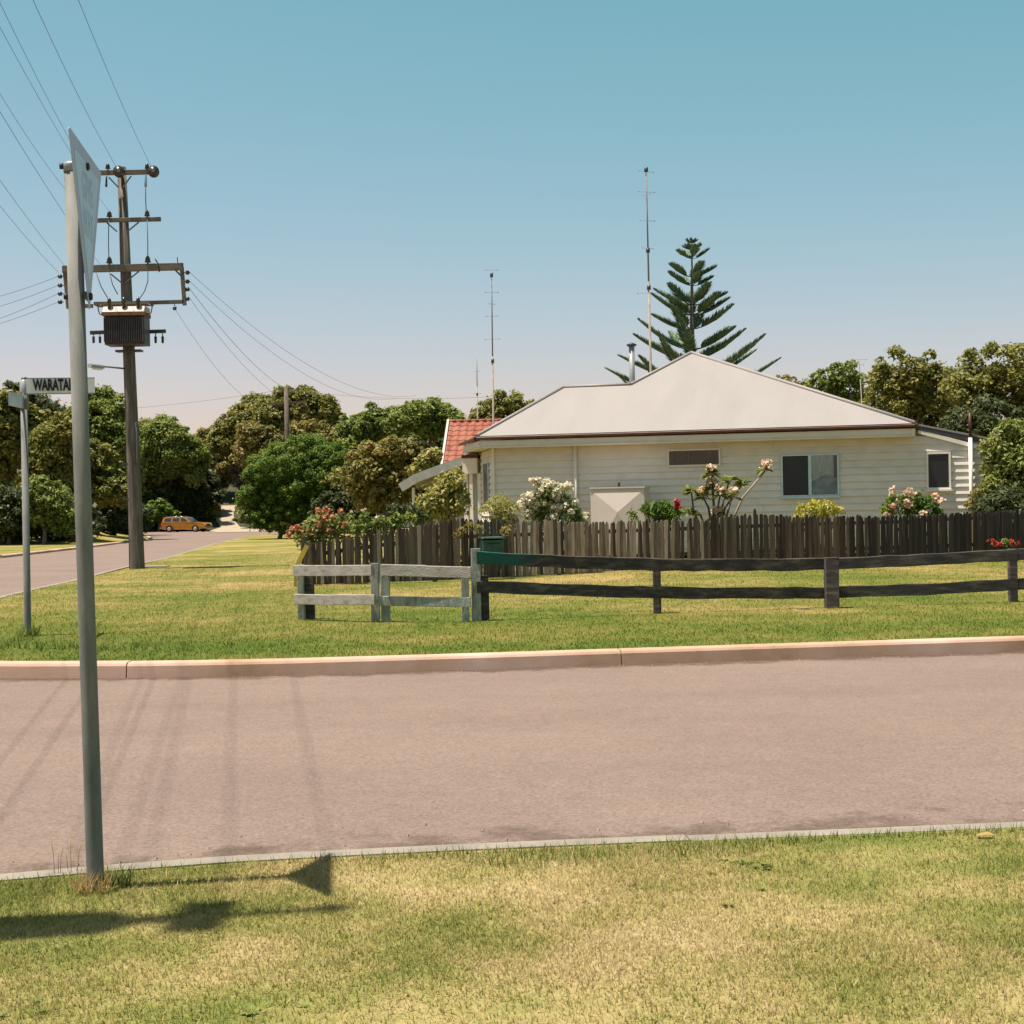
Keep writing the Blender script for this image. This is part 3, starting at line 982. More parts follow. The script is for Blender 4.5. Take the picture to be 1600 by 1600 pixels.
# ------------------------------------------------------------------ street name sign
def street_sign():
    base = G(43.5, 993)
    Y = base.y
    top = P(37, 596, Y)
    t = top - base
    root = empty('street_name_sign', base, 0, 'tall thin post carrying the white WARATAH street name blade', 'street sign')
    MB().tube([(0, 0, -0.3), (0, 0, 0), t], 0.045, 16).build('pole', 'galvanised', root)
    def L(px, py, dy=0.0):
        return P(px, py, Y + dy) - base
    a, b = L(38, 595), L(38, 612)
    MB().tube([b - t.normalized() * 0.05, b, a, a + Vector((0, 0, 0.02))], [0.058, 0.058, 0.058, 0.03], 16).build('clamp', 'galvanised_pale', root)
    MB().tube([a + Vector((0, 0, 0.0)), a + Vector((0, 0, 0.045))], [0.045, 0.035], 12).build('cap', 'steel_dark', root)
    # name blade: runs to the right
    p0, p1 = L(41, 603.5, -0.03), L(148, 602.5, 0.25)
    ux = (p1 - p0).normalized()
    bl = MB().beam(p0, p1, 0.03, 0.205, (0, 0, 1)).build('name_blade', 'blade_white', root)
    MB().beam(p0 + Vector((0, 0, 0.101)), p1 + Vector((0, 0, 0.101)), 0.036, 0.012).build('rim', 'galvanised_pale', bl)
    MB().beam(p0 - Vector((0, 0, 0.101)), p1 - Vector((0, 0, 0.101)), 0.036, 0.012).build('rim', 'galvanised_pale', bl)
    out = Vector((ux.y, -ux.x, 0)).normalized()
    m3 = Matrix((ux, out.cross(ux), out)).transposed().to_4x4()
    tx = text_mesh('WARATAH', 0.20, 'black_paint', 'lettering', bl, (0, 0, 0), (0, 0, 0), 0.525, 0.009, 0.0008, 'LEFT')
    q = L(52, 604, -0.03) + out * 0.0175
    q.z = (p0 + (p1 - p0) * 0.3).z
    tx.matrix_local = Matrix.Translation(q) @ m3
    # cross blade, seen nearly edge on
    q0, q1 = L(37, 628, 0.02), L(15, 623, -0.75)
    b2 = MB().beam(q0, q1, 0.03, 0.17).build('cross_blade', 'blade_back', root)
    b2['label'] = 'second blade turned away, seen nearly edge on'
    q2 = L(38.5, 627)
    MB().tube([q2 - Vector((0, 0, 0.11)), q2 + Vector((0, 0, 0.11))], 0.056, 14).build('clamp', 'galvanised', root)
    return base
ssb = street_sign()
tufts('weed_tuft', [(ssb.x + 0.05, ssb.y - 0.12, ssb.z)], 90, 0.16, 0.08, 0.2, 0.016, 'blade_lush', 'green weeds at the foot of the street name post')
tufts('kerbside_weeds', [(ssb.x + x, ssb.y - 1.6 + y, ssb.z) for x, y in [(-.6, .4), (-.2, .0), (.3, -.2), (.8, -.3), (1.4, -.5), (1.9, -.6), (.1, .7), (-.9, .1)]], 60, 0.32, 0.05, 0.12, 0.016, 'blade_lush', 'low green weeds behind the far kerb near the street name post', 'weeds', 'stuff')

# small steel frame by the bushes on the far left
fb = G(17, 846)
fr = empty('steel_frame', fb, 0, 'thin grey steel frame of post and bar at the far left edge', 'frame')
fy = fb.y
MB().tube([(0, 0, -0.2), (0, 0, P(16.5, 787, fy).z - fb.z)], 0.035, 8).build('post', 'galvanised', fr)
MB().tube([(0, 0, P(16, 789, fy).z - fb.z - 0.03), (-1.6, 0.2, P(16, 789, fy).z - fb.z - 0.03)], 0.03, 8).build('bar', 'galvanised', fr)
MB().tube([(-1.6, 0.2, -0.2), (-1.6, 0.2, P(16.5, 787, fy).z - fb.z)], 0.035, 8).build('post', 'galvanised', fr)

# ------------------------------------------------------------------ power pole with transformer
WIRE_ENDS = {}
def power_pole():
    base = G(215, 888)
    Y = base.y
    root = empty('power_pole', base, 0, 'tall timber power pole with crossarms and a transformer beside the side street', 'power pole')
    L = lambda px, py, dy=0.0: P(px, py, Y + dy) - base
    top = L(190, 262)
    MB().tube([(0, 0, -0.5), (0, 0, 0), top * 0.33, top * 0.66, top], [0.215, 0.205, 0.185, 0.16, 0.125], 16).build('pole', 'pole_timber', root)
    MB().tube([top, top + Vector((0, 0, 0.03))], [0.13, 0.10], 14).build('pole_cap', 'galvanised_pale', root)
    # conduit and stay strapped to the lower left of the pole
    MB().tube([L(204.5, 890), L(203, 800), L(201.5, 705)], 0.05, 8).build('conduit', 'pole_timber', root)
    for py in (845, 780, 725):
        q = L(209 - (845 - py) * 0.03, py)
        MB().beam(q + Vector((-0.26, -0.1, 0)), q + Vector((0.2, -0.2, 0)), 0.012, 0.04).build('strap', 'steel_dark', root)
    MB().tube([L(222, 880, 0.0), L(218.5, 760, 0.0), L(215, 690, 0)], 0.02, 6).build('earth_wire', 'wire_black', root)
    MB().tube([L(214, 725, -.17), L(213, 660, -.16)], 0.028, 6).build('cable_guard', 'galvanised', root)
    # crossarms
    def arm(x0, y0, x1, y1, w=0.11, h=0.13, dy=-0.22, m='arm_timber'):
        return MB().beam(L(x0, y0, dy), L(x1, y1, dy), w, h, ch=0.008).build('crossarm', m, root)
    def brace(x0, y0, x1, y1, dy=-0.2):
        MB().beam(L(x0, y0, dy), L(x1, y1, dy), 0.012, 0.04).build('brace', 'galvanised', root)
    def pin(px, py, dy=-0.22, s=1.0):
        b = L(px, py, dy)
        o = MB().tube([b, b + Vector((0, 0, .05 * s)), b + Vector((0, 0, .06 * s)), b + Vector((0, 0, .12 * s)), b + Vector((0, 0, .13 * s)), b + Vector((0, 0, .2 * s)), b + Vector((0, 0, .23 * s))],
                      [.02 * s, .02 * s, .085 * s, .06 * s, .07 * s, .045 * s, .015 * s], 10).build('insulator', 'insulator', root)
        return b + Vector((0, 0, .2 * s)) + base
    def disc(px, py, dy=-0.4):
        c = L(px, py, dy)
        d = Vector((0.165, -0.986, 0))
        MB().tube([c - d * 0.16, c - d * 0.1, c - d * 0.09, c - d * 0.02, c, c + d * 0.06, c + d * 0.1, c + d * 0.16], [.02, .05, .15, .16, .06, .155, .16, .02], 14).build('insulator', 'insulator', root)
        MB().tube([c + d * 0.16, c + d * 0.2], 0.045, 8).build('clamp', 'galvanised_pale', root)
        return c + d * 0.2 + base
    arm(133, 270.5, 247, 268.5)
    brace(205, 275, 192, 293); brace(170, 277, 185, 293)
    for px, nm in ((240, 'hv_right'), (186, 'hv_mid'), (137, 'hv_left')):
        WIRE_ENDS[nm] = disc(px, 268.5)
    for px in (168.5, 230):
        pin(px, 266.5, s=0.9)
        MB().tube([L(px - 2, 272), L(px - 2.5, 292)], [0.02, 0.035], 8).build('dropper', 'insulator', root)
    arm(131, 345, 251, 342.5, 0.10, 0.115)
    brace(217, 347, 199, 362); brace(167, 348, 183, 362)
    WIRE_ENDS['mid_a'] = pin(171, 342)
    pin(230, 341)
    WIRE_ENDS['mid_b'] = pin(135, 343)
    # long low-voltage arm with steel end frames
    arm(98, 421, 286, 416.5, 0.13, 0.20, -0.24)
    brace(217, 424, 195, 442); brace(173, 428, 190, 442)
    pin(171, 415, -.24, 1.1); pin(231, 413.5, -.24, 1.1)
    def steel(x0, y0, x1, y1, w=0.10):
        MB().beam(L(x0, y0, -0.24), L(x1, y1, -0.24), 0.10, w, (0, 1, 0) if abs(x0 - x1) < 20 else (0, 0, 1)).build('frame_bar', 'arm_timber', root)
    steel(284, 417, 288.5, 477); steel(232, 473, 287, 471.5)
    steel(101, 419, 107, 482); steel(107, 479, 145, 478)
    MB().beam(L(272, 420, -.24), L(285, 433, -.24), 0.02, 0.05).build('brace', 'galvanised', root)
    MB().tube([L(278, 416, -.24), L(277, 402, -.24)], 0.014, 6).build('spike', 'steel_dark', root)
    MB().tube([L(242, 404, -.24), L(247, 412, -.3), L(249, 425, -.3)], 0.02, 6).build('switch_lever', 'steel_dark', root)
    for k, py in enumerate((426, 440, 452, 467)):
        c = L(293, py, -0.24)
        MB().tube([c + Vector((-.1, 0, 0)), c + Vector((-.05, 0, 0)), c + Vector((-.045, 0, 0)), c + Vector((.045, 0, 0)), c + Vector((.05, 0, 0)), c + Vector((.08, 0, 0))], [.012, .012, .058, .058, .02, .012], 10).build('insulator', 'insulator', root)
        WIRE_ENDS['right%d' % k] = c + Vector((.07, 0, 0)) + base
    for k, py in enumerate((432, 446, 459, 472)):
        c = L(94, py, -0.24)
        MB().tube([c - Vector((-.1, 0, 0)), c - Vector((-.05, 0, 0)), c - Vector((-.045, 0, 0)), c - Vector((.045, 0, 0)), c - Vector((.05, 0, 0)), c - Vector((.08, 0, 0))], [.012, .012, .058, .058, .02, .012], 10).build('insulator', 'insulator', root)
        WIRE_ENDS['left%d' % k] = c - Vector((.07, 0, 0)) + base
    c = L(273, 482, -.24)
    MB().tube([c + Vector((0, 0, .12)), c + Vector((0, 0, .05)), c + Vector((0, 0, .045)), c - Vector((0, 0, .045))], [.012, .012, .055, .05], 10).build('insulator', 'insulator', root)
    WIRE_ENDS['service'] = c + base
    # jumper leads
    for pts in ([(230, 343), (231, 380), (231, 410)], [(170, 345), (169.5, 380), (170.5, 412)], [(231, 422), (231, 440), (226, 455), (216, 470), (215, 480)],
                [(150, 425), (158, 448), (168, 465), (174, 476)], [(171, 425), (176, 445), (184, 460)], [(228, 272), (227.5, 310), (229, 338)]):
        MB().tube([L(x, y, -0.32) for x, y in pts], 0.014, 5).build('jumper_lead', 'wire_black', root)
    # transformer on its platform in front of the pole
    D = -0.78
    MB().beam(L(150, 476, -.5), L(237, 474, -.5), 0.5, 0.09).build('platform_beam', 'arm_timber', root)
    tr_c = L(199, 518, D)
    ux = (L(230, 517, D) - L(168, 519, D))
    w = ux.length
    ux.normalize()
    tank_h = (L(199, 497, D) - L(199, 541, D)).length
    tk = MB().box((-w / 2, -0.32, -tank_h / 2), (w / 2, 0.32, tank_h / 2)).build('transformer', 'transformer_paint', root, tr_c)
    tk['label'] = 'dark finned transformer with pale lid'
    nf = 22
    for k in range(nf):
        x = -w / 2 + 0.03 + (w - 0.06) * k / (nf - 1)
        MB().box((x - 0.012, -0.46, -tank_h / 2 + 0.06), (x + 0.012, -0.321, tank_h / 2 - 0.05)).build('fin', 'transformer_paint', tk)
    MB().box((-w / 2 - 0.03, -0.48, tank_h / 2), (w / 2 + 0.03, 0.34, tank_h / 2 + 0.10)).build('rim', 'transformer_rust', tk)
    lid = MB().prism([(-0.44, tank_h / 2 + 0.101), (0.3, tank_h / 2 + 0.101), (0.25, tank_h / 2 + 0.27), (-0.30, tank_h / 2 + 0.27)], 0, -w / 2 - 0.02, w / 2 + 0.02)
    lid.build('lid', 'transformer_top', tk)
    for x in (-0.36 * w, 0.0, 0.36 * w):
        b = Vector((x, -0.34, tank_h / 2 + 0.16))
        MB().tube([b, b + Vector((0, 0, .12)), b + Vector((0, 0, .13)), b + Vector((0, 0, .2)), b + Vector((0, 0, .21)), b + Vector((0, 0, .30)), b + Vector((0, 0, .36))], [.03, .03, .075, .05, .07, .045, .02], 10).build('bushing', 'insulator', tk)
    for s in (-1, 1):
        MB().tube([(s * (w / 2 + .02), -.2, tank_h / 2 + .05), (s * (w / 2 + .16), -.2, tank_h / 2 + .08), (s * (w / 2 + .20), -.2, tank_h / 2 + .26), (s * (w / 2 + .08), -.2, tank_h / 2 + .34)], 0.018, 6).build('lifting_hook', 'steel_dark', tk)
    MB().beam(L(182, 549, -.5), L(222, 548, -.5), 0.3, 0.05).build('support_bracket', 'steel_dark', root)
    # low arms with fuses either side
    for (x0, y0, x1, y1, fx) in ((228, 518.5, 259, 517.5, (232, 243, 254)), (141, 520, 168, 519, (146, 156))):
        MB().beam(L(x0, y0, -.35), L(x1, y1, -.35), 0.08, 0.10).build('fuse_arm', 'steel_dark', root)
        for x in fx:
            b = L(x, 521, -.35)
            MB().tube([b, b - Vector((0, 0, .08)), b - Vector((0, 0, .09)), b - Vector((0, 0, .26)), b - Vector((0, 0, .28))], [.015, .015, .04, .036, .01], 8).build('fuse', 'insulator', root)
    # street lamp on its outreach
    MB().tube([L(199, 576.5), L(172, 573.5, -0.6), L(160, 572.5, -0.9)], 0.025, 8).build('lamp_arm', 'galvanised', root)
    la, lb = L(161, 573.5, -0.88), L(140, 571, -1.2)
    hd = MB().beam(la, lb, 0.2, 0.10, ch=0.03).build('lamp_head', 'lamp_grey', root)
    MB().beam(la * 0.85 + lb * 0.15 - Vector((0, 0, .07)), la * 0.3 + lb * 0.7 - Vector((0, 0, .07)), 0.16, 0.05, ch=0.012).build('lens', 'lens_clear', hd)
    return base
ppb = power_pole()
slab_c = G(238, 886)
tag(MB().box((-0.45, -0.35, -0.1), (0.45, 0.35, 0.03)).build('concrete_slab', 'kerb_pale', None, slab_c), 'small pale concrete slab at the foot of the power pole', 'slab')

# near pole of the same line, left of the frame: it carries the wires on and throws the long shadow across the verge
def near_pole():
    base = Vector((-4.42, 5.42, 0))
    root = empty('timber_pole', base, 0, 'timber power pole on the near corner just left of view', 'power pole')
    MB().tube([(0, 0, -0.5), (0, 0, 0), (0, 0, 8.0), (0, 0, 8.75)], [0.23, 0.22, 0.185, 0.18], 16).build('pole', 'pole_timber', root)
    MB().tube([(0, 0, 8.6), (0, 0, 10.4), (0, 0, 10.5)], [0.075, 0.065, 0.03], 12).build('steel_extension', 'galvanised', root)
    MB().box((-0.07, -0.22, 10.0), (0.07, 0.22, 10.3)).build('switch_box', 'transformer_paint', root)
    dirx = Vector((-6.2, 36.9, 0)).normalized()
    px = Vector((dirx.y, -dirx.x, 0))
    ends = {}
    for z, offs, names in ((10.45, (-0.42, -0.05, 0.42), ('hv_left', 'hv_mid', 'hv_right')), (9.0, (-0.35, -0.12), ('mid_b', 'mid_a')), (7.2, (-0.5, -0.25, 0.25), ('lv_a', 'lv_b', 'lv_c'))):
        MB().beam(px * (min(offs) - .06) + Vector((0, 0, z - .12)), px * (max(offs) + .06) + Vector((0, 0, z - .12)), 0.08, 0.09).build('crossarm', 'arm_timber', root)
        for o, n in zip(offs, names):
            p = px * o + Vector((0, 0, z - .06))
            MB().tube([p, p + Vector((0, 0, .06)), p + Vector((0, 0, .07)), p + Vector((0, 0, .16)), p + Vector((0, 0, .2))], [.02, .02, .07, .05, .015], 10).build('insulator', 'insulator', root)
            ends[n] = base + p + Vector((0, 0, .16))
    return ends
NE = near_pole()

def wire(a, b, sag, r, label, n=28, group='overhead wires'):
    a, b = Vector(a), Vector(b)
    r *= 0.66
    pts = [a + (b - a) * (k / n) - Vector((0, 0, 4 * sag * (k / n) * (1 - k / n))) for k in range(n + 1)]
    root = a
    o = MB().tube([p - root for p in pts], r, 6).build('overhead_wire', 'wire_black', None, root)
    return tag(o, label, 'wire', group)
W = WIRE_ENDS
wire(W['hv_right'], NE['hv_right'], 0.55, .0075, 'overhead wire from the right end of the top crossarm to the upper left')
wire(W['hv_mid'], NE['hv_mid'], 0.60, .008, 'overhead wire from the middle of the top crossarm passing the sign tip')
wire(W['hv_left'], NE['hv_left'], 0.45, .0075, 'overhead wire from the hidden left end of the top crossarm to the upper left')
wire(W['mid_a'], NE['mid_a'], 0.5, .0065, 'overhead wire from the second crossarm, upper of the crossing pair at left')
wire(W['mid_b'], NE['mid_b'], 0.8, .0065, 'overhead wire from the second crossarm, lower of the crossing pair at left')
wire(W['left0'] + Vector((.05, -.1, .1)), NE['lv_a'], 0.35, .007, 'low overhead wire sagging from the left steel frame toward the camera, lowest one')
wire(W['left0'] + Vector((.3, -.1, .2)), NE['lv_b'], 0.25, .007, 'low overhead wire sagging from the long arm toward the camera, middle one')
wire(P(160, 418, 42), NE['lv_c'], 0.3, .007, 'low overhead wire from the long arm toward the camera, upper one')
for k in range(4):
    e = P(-330, (478, 500, 540, 530)[k] - 20, 60)
    wire(W['left%d' % k], e, 0.9, .009, ['top', 'second', 'third', 'bottom'][k] + ' of four service wires leaving the left steel frame to the left')
ends = [P(650, 618, 75), P(622, 622, 75), P(500, 612, 100), P(520, 640, 80)]
for k in range(4):
    wire(W['right%d' % k], ends[k], (1.1, 1.1, 1.2, 1.2)[k], .011 if k == 2 else .008, ['top', 'second', 'third and boldest', 'bottom'][k] + ' of four service wires leaving the right steel frame')
wire(W['service'], P(420, 640, 70), 0.6, .008, 'service wire from the insulator under the right steel frame')

# far pole among the trees
fpb = Vector((P(449, 820, 100).x, 100.0, 0))
def far_pole():
    base = Vector((P(449, 700, 100).x, 100.0, gz(-15, 100)))
    root = empty('distant_pole', base, 0, 'distant dark timber pole with crossarm among the olive trees', 'power pole')
    L = lambda px, py: P(px, py, 100) - base
    MB().tube([(0, 0, -.3), L(449, 690), L(447, 605)], [.19, .17, .14], 10).build('pole', 'bark', root)
    MB().beam(L(418, 631), L(478, 628), .12, .12).build('crossarm', 'arm_timber', root)
    MB().beam(L(436, 608), L(459, 607), .12, .12).build('crossarm', 'arm_timber', root)
    return base + L(447, 608)
ft = far_pole()
wire(P(-60, 648, 110), ft, 0.5, .014, 'distant wire running left from the far timber pole')
wire(ft, P(780, 619, 90), 0.35, .013, 'distant wire running right from the far timber pole')

# ------------------------------------------------------------------ rail fences
def green_end(x0):
    """dark weathered timber whose first stretch still carries green paint"""
    m = MAT['rail_dark'].copy()
    nt = m.node_tree
    b = nt.nodes["Principled BSDF"]
    src = b.inputs["Base Color"].links[0].from_socket
    tc = nt.nodes.new("ShaderNodeTexCoord")
    sx = nt.nodes.new("ShaderNodeSeparateXYZ")
    nt.links.new(tc.outputs["Object"], sx.inputs[0])
    no = nt.nodes.new("ShaderNodeTexNoise")
    no.inputs["Scale"].default_value = 7
    no.inputs["Detail"].default_value = 8
    mp = nt.nodes.new("ShaderNodeMapping")
    mp.inputs["Scale"].default_value = (0.5, 2, 3)
    nt.links.new(tc.outputs["Object"], mp.inputs[0])
    nt.links.new(mp.outputs[0], no.inputs["Vector"])
    ad = nt.nodes.new("ShaderNodeMath")
    ad.operation = 'MULTIPLY_ADD'
    ad.inputs[1].default_value = 0.9
    nt.links.new(no.outputs[0], ad.inputs[0])
    nt.links.new(sx.outputs[0], ad.inputs[2])
    rp = ramp_node(nt, [(0.012, 0.12, 0.085), (0.0, 0.0, 0.0)])
    mr = nt.nodes.new("ShaderNodeMapRange")
    mr.inputs[1].default_value, mr.inputs[2].default_value = x0 + 0.25, x0 + 0.85
    mr.inputs[3].default_value, mr.inputs[4].default_value = 1.0, 0.0
    nt.links.new(ad.outputs[0], mr.inputs[0])
    mx = nt.nodes.new("ShaderNodeMix")
    mx.data_type = 'RGBA'
    nt.links.new(mr.outputs[0], mx.inputs[0])
    nt.links.new(src, mx.inputs[6])
    mx.inputs[7].default_value = (0.018, 0.10, 0.075, 1)
    nt.links.new(mx.outputs[2], b.inputs["Base Color"])
    return m

def rail_fence_dark():
    posts = [(745, 970, 857, 0.13, 'rail_dark'), (1027, 958, 872, 0.11, 'rail_dark'), (1300, 950, 871, 0.19, 'rail_dark'), (1583, 940, 857, 0.12, 'rail_dark'), (1790, 934, 848, 0.12, 'rail_dark')]
    base = G(745, 970)
    root = empty('rail_fence', base, 0, 'long dark weathered two rail timber fence with a green painted end', 'fence')
    pts = []
    for i, (px, by, ty, w, m) in enumerate(posts):
        b = G(px, by)
        t = P(px - (by - ty) * 0.0175, ty, b.y)
        pts.append(b)
        lean = (t - b) - Vector((0, 0, (t - b).z)) * 1.0
        mb = MB().beam(b - base - Vector((0, 0, .35)), t - base, w, w * 0.85, (0, 1, 0), ch=0.008)
        o = mb.build('post', m if i else 'post_pale', root)
        if i == 0:
            o['label'] = 'pale weathered corner post'
            MB().beam(b - base + Vector((.12, .06, -.3)), b - base + Vector((.11, .06, .62)), 0.12, 0.1, (0, 1, 0), ch=0.006).build('post', 'rail_dark', root)
    for k, (ys, th) in enumerate([([870.5, 882, 881.5, 866, 855], 0.175), ([916, 925, 926.5, 913, 901], 0.165)]):
        for i in range(4):
            a = P(posts[i][0], ys[i], pts[i].y) - base
            b = P(posts[i + 1][0], ys[i + 1], pts[i + 1].y) - base
            dy = -0.075 if i in (0, 1) else 0.03 if i == 2 else -0.02
            a.y += dy if i != 2 else 0.09
            b.y += -0.075 if i == 0 else (0.09 if i == 1 else -0.09)
            n = 10
            for seg in range(1):
                mb = MB()
                prev = None
                vs, fs = [], []
                for s in range(n + 1):
                    q = a + (b - a) * (s / n)
                    q.z += -0.010 * math.sin(math.pi * s / n) + random.uniform(-.007, .007)
                    h = th * random.uniform(0.93, 1.05)
                    d = 0.05
                    c = 0.008
                    for (yy, zz) in ((-d/2 + c, -h/2), (d/2 - c, -h/2), (d/2, -h/2 + c), (d/2, h/2 - c), (d/2 - c, h/2), (-d/2 + c, h/2), (-d/2, h/2 - c), (-d/2, -h/2 + c)):
                        vs.append((q.x, q.y + yy, q.z + zz))
                for s in range(n):
                    for j in range(8):
                        fs.append((s*8 + j, s*8 + (j + 1) % 8, (s + 1)*8 + (j + 1) % 8, (s + 1)*8 + j))
                fs += [tuple(range(8))[::-1], tuple(n*8 + j for j in range(8))]
                mb.add(vs, fs)
                r = mb.build('rail', 'rail_dark', root)
                if k == 0 and i == 0:
                    r['label'] = 'top rail with a green painted end'
                    r.data.materials.clear()
                    r.data.materials.append(green_end(a.x + (b.x - a.x) * 0.2))
    return base
rail_fence_dark()

def rail_fence_pale():
    base = G(477, 968)
    root = empty('rail_fence', base, 0, 'short pale weathered two rail timber fence left of the green painted end', 'fence')
    def post(px, by, ty, w, m, dy=0.0, lab=None):
        b = G(px, by)
        b.y += dy
        t = P(px - (by - ty) * 0.0175, ty, b.y)
        o = MB().beam(b - base - Vector((0, 0, .35)), t - base, w, w * 0.8, (0, 1, 0), ch=0.008).build('post', m, root)
        return b
    post(471, 968, 882, 0.10, 'post_green')
    post(484, 968, 884, 0.13, 'rail_dark', 0.10)
    post(587, 971, 880, 0.115, 'post_pale')
    post(603, 972, 882, 0.125, 'post_green', 0.02)
    post(727.5, 971, 890, 0.105, 'post_green')
    ya, yb, yc = G(477, 968).y - 0.09, G(595, 972).y - 0.09, G(730, 972).y - 0.09
    def rail(p, y0, q, y1, h, m):
        a, b = P(*p, y0) - base, P(*q, y1) - base
        MB().beam(a, (a + b) / 2 + Vector((0, 0, random.uniform(-.01, .005))), 0.045, h, ch=0.006).beam((a + b) / 2 + Vector((0, 0, -.003)), b, 0.045, h * 0.97, ch=0.006).build('rail', m, root)
    rail((459, 891.5), ya, (581, 891), yb + .01, 0.155, 'rail_pale')
    rail((596, 890.5), yb - .02, (736, 894.5), yc, 0.16, 'rail_pale')
    rail((461, 936), ya, (586, 937), yb + .01, 0.145, 'rail_pale')
    rail((592, 939), yb + .06, (735, 941), yc + .03, 0.135, 'post_green')
rail_fence_pale()

# ------------------------------------------------------------------ picket fence
def picket_fence():
    A, B = Vector((-4.25, 30.5)), Vector((14.2, 35.4))
    base = Vector((A.x, A.y, gz(A.x, A.y)))
    root = empty('picket_fence', base, 0, 'long weathered brown picket fence in front of the white house', 'fence')
    prof = [(470, 851), (490, 846), (560, 836), (640, 822), (715, 811), (800, 812), (900, 815), (1000, 814), (1100, 809), (1170, 803), (1250, 807), (1350, 807), (1450, 804), (1520, 799), (1600, 797), (1800, 793)]
    d = (B - A).normalized()
    ang = math.atan2(d.y, d.x)
    n = int((B - A).length / 0.078)
    meshes = {}
    for m in ('picket_grey', 'picket_dark', 'picket_black'):
        meshes[m] = []
        for k in range(5):
            w = (0.072, 0.075, 0.066, 0.077, 0.070)[k] / 2
            j = [random.uniform(-.006, .006) for _ in range(4)]
            topshape = [[(-w, 0), (w, 0), (w + j[0], .93), (w * .55, .975 + j[1]), (0, 1.0), (-w * .6, .972), (-w + j[2], .93)],
                        [(-w, 0), (w, 0), (w + j[0], .985 + j[1]), (w * .3, 1.0), (-w + j[2], .99)],
                        [(-w, 0), (w, 0), (w + j[0], .955), (w * .3, 1.0), (-w * .5, .993), (-w + j[2], .96)]][k % 3]
            mb = MB().prism(topshape, 1, -0.009, 0.009)
            meshes[m].append(mb.mesh('picket', m))
    for i in range(n):
        t = (i + 0.5) * 0.078 + random.uniform(-.008, .008)
        q = A + d * t
        z0 = gz(q.x, q.y)
        px = CX + F * (q.x / q.y) - 0.0175 * 0
        ty = lin(prof, px)
        zt = P(px, ty, q.y).z
        h = zt - z0 + random.gauss(0, 0.022)
        if 1175 < px < 1192 and random.random() < 0.8:
            h += 0.12
        pj = px + random.gauss(0, 38)
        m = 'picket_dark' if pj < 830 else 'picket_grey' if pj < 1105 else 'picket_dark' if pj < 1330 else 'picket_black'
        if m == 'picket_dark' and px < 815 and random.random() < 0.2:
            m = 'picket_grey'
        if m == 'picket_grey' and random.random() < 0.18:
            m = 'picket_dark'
        if random.random() < 0.012 and 830 < px < 1300:
            continue                                  # a missing picket
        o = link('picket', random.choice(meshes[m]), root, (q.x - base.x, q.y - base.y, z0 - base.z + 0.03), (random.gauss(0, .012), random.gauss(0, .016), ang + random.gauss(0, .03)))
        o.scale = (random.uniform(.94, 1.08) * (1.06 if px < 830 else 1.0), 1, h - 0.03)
    nrm = Vector((-d.y, d.x))
    for k, zz in enumerate((0.28, 0.80)):
        segs = 7
        for s in range(segs):
            a = A + d * ((B - A).length * s / segs + 0.004) + nrm * 0.04
            b = A + d * ((B - A).length * (s + 1) / segs - 0.004) + nrm * 0.04
            pxs = [lin(prof, CX + F * p.x / p.y) for p in (a, b)]
            za = gz(a.x, a.y) + 0.05 + zz * (P(CX, pxs[0], a.y).z - gz(a.x, a.y)) * 0.9
            zb = gz(b.x, b.y) + 0.05 + zz * (P(CX, pxs[1], b.y).z - gz(b.x, b.y)) * 0.9
            MB().beam((a.x - base.x, a.y - base.y, za - base.z), (b.x - base.x, b.y - base.y, zb - base.z), 0.04, 0.08).build('rail', 'picket_dark', root)
    for s in range(segs + 1):
        a = A + d * ((B - A).length * s / segs) + nrm * 0.12
        MB().beam((a.x - base.x, a.y - base.y, -.3), (a.x - base.x, a.y - base.y, gz(a.x, a.y) - base.z + 1.0), 0.1, 0.1, (0, 1, 0)).build('post', 'picket_dark', root)
    return A, d, ang, base
FA, FD, FANG, FBASE = picket_fence()
def fence_y(X):
    return FA.y + (X - FA.x) * FD.y / FD.x

# leaning yellow plank at the left end of the picket fence
yb_ = G(470, 915)
yb_.y = 30.2
pl = empty('leaning_plank', (P(463, 900, 30.2).x, 30.2, gz(-4.3, 30.2)), 0, 'yellow painted plank leaning on the left end of the picket fence', 'plank')
q0, q1 = P(464, 884, 30.2) - pl.location, P(480, 852, 30.25) - pl.location
MB().beam((q0.x - 0.03, 0, -0.02), q0, 0.09, 0.03, (0, 1, 0)).build('foot', 'yellow_paint', pl)
MB().beam(q0, q1, 0.09, 0.03, (0, 1, 0)).build('board', 'yellow_paint', pl)

# green letterbox fixed to the fence
lb_y = fence_y(-0.45) - 0.22
c = P(768, 852, lb_y)
lbx = empty('letterbox', c, FANG, 'dark green metal letterbox fixed to the picket fence above the rail end', 'letterbox')
MB().prism([(-0.2, -0.22), (0.2, -0.22), (0.2, 0.11), (0.02, 0.14), (-0.2, 0.11)], 0, -0.22, 0.22).build('body', 'box_green', lbx)
MB().box((-0.235, -0.225, 0.145), (0.235, 0.215, 0.175)).build('lid', 'box_rim', lbx)
MB().box((-0.14, -0.2035, 0.03), (0.14, -0.2005, 0.06)).build('slot', 'black_paint', lbx)

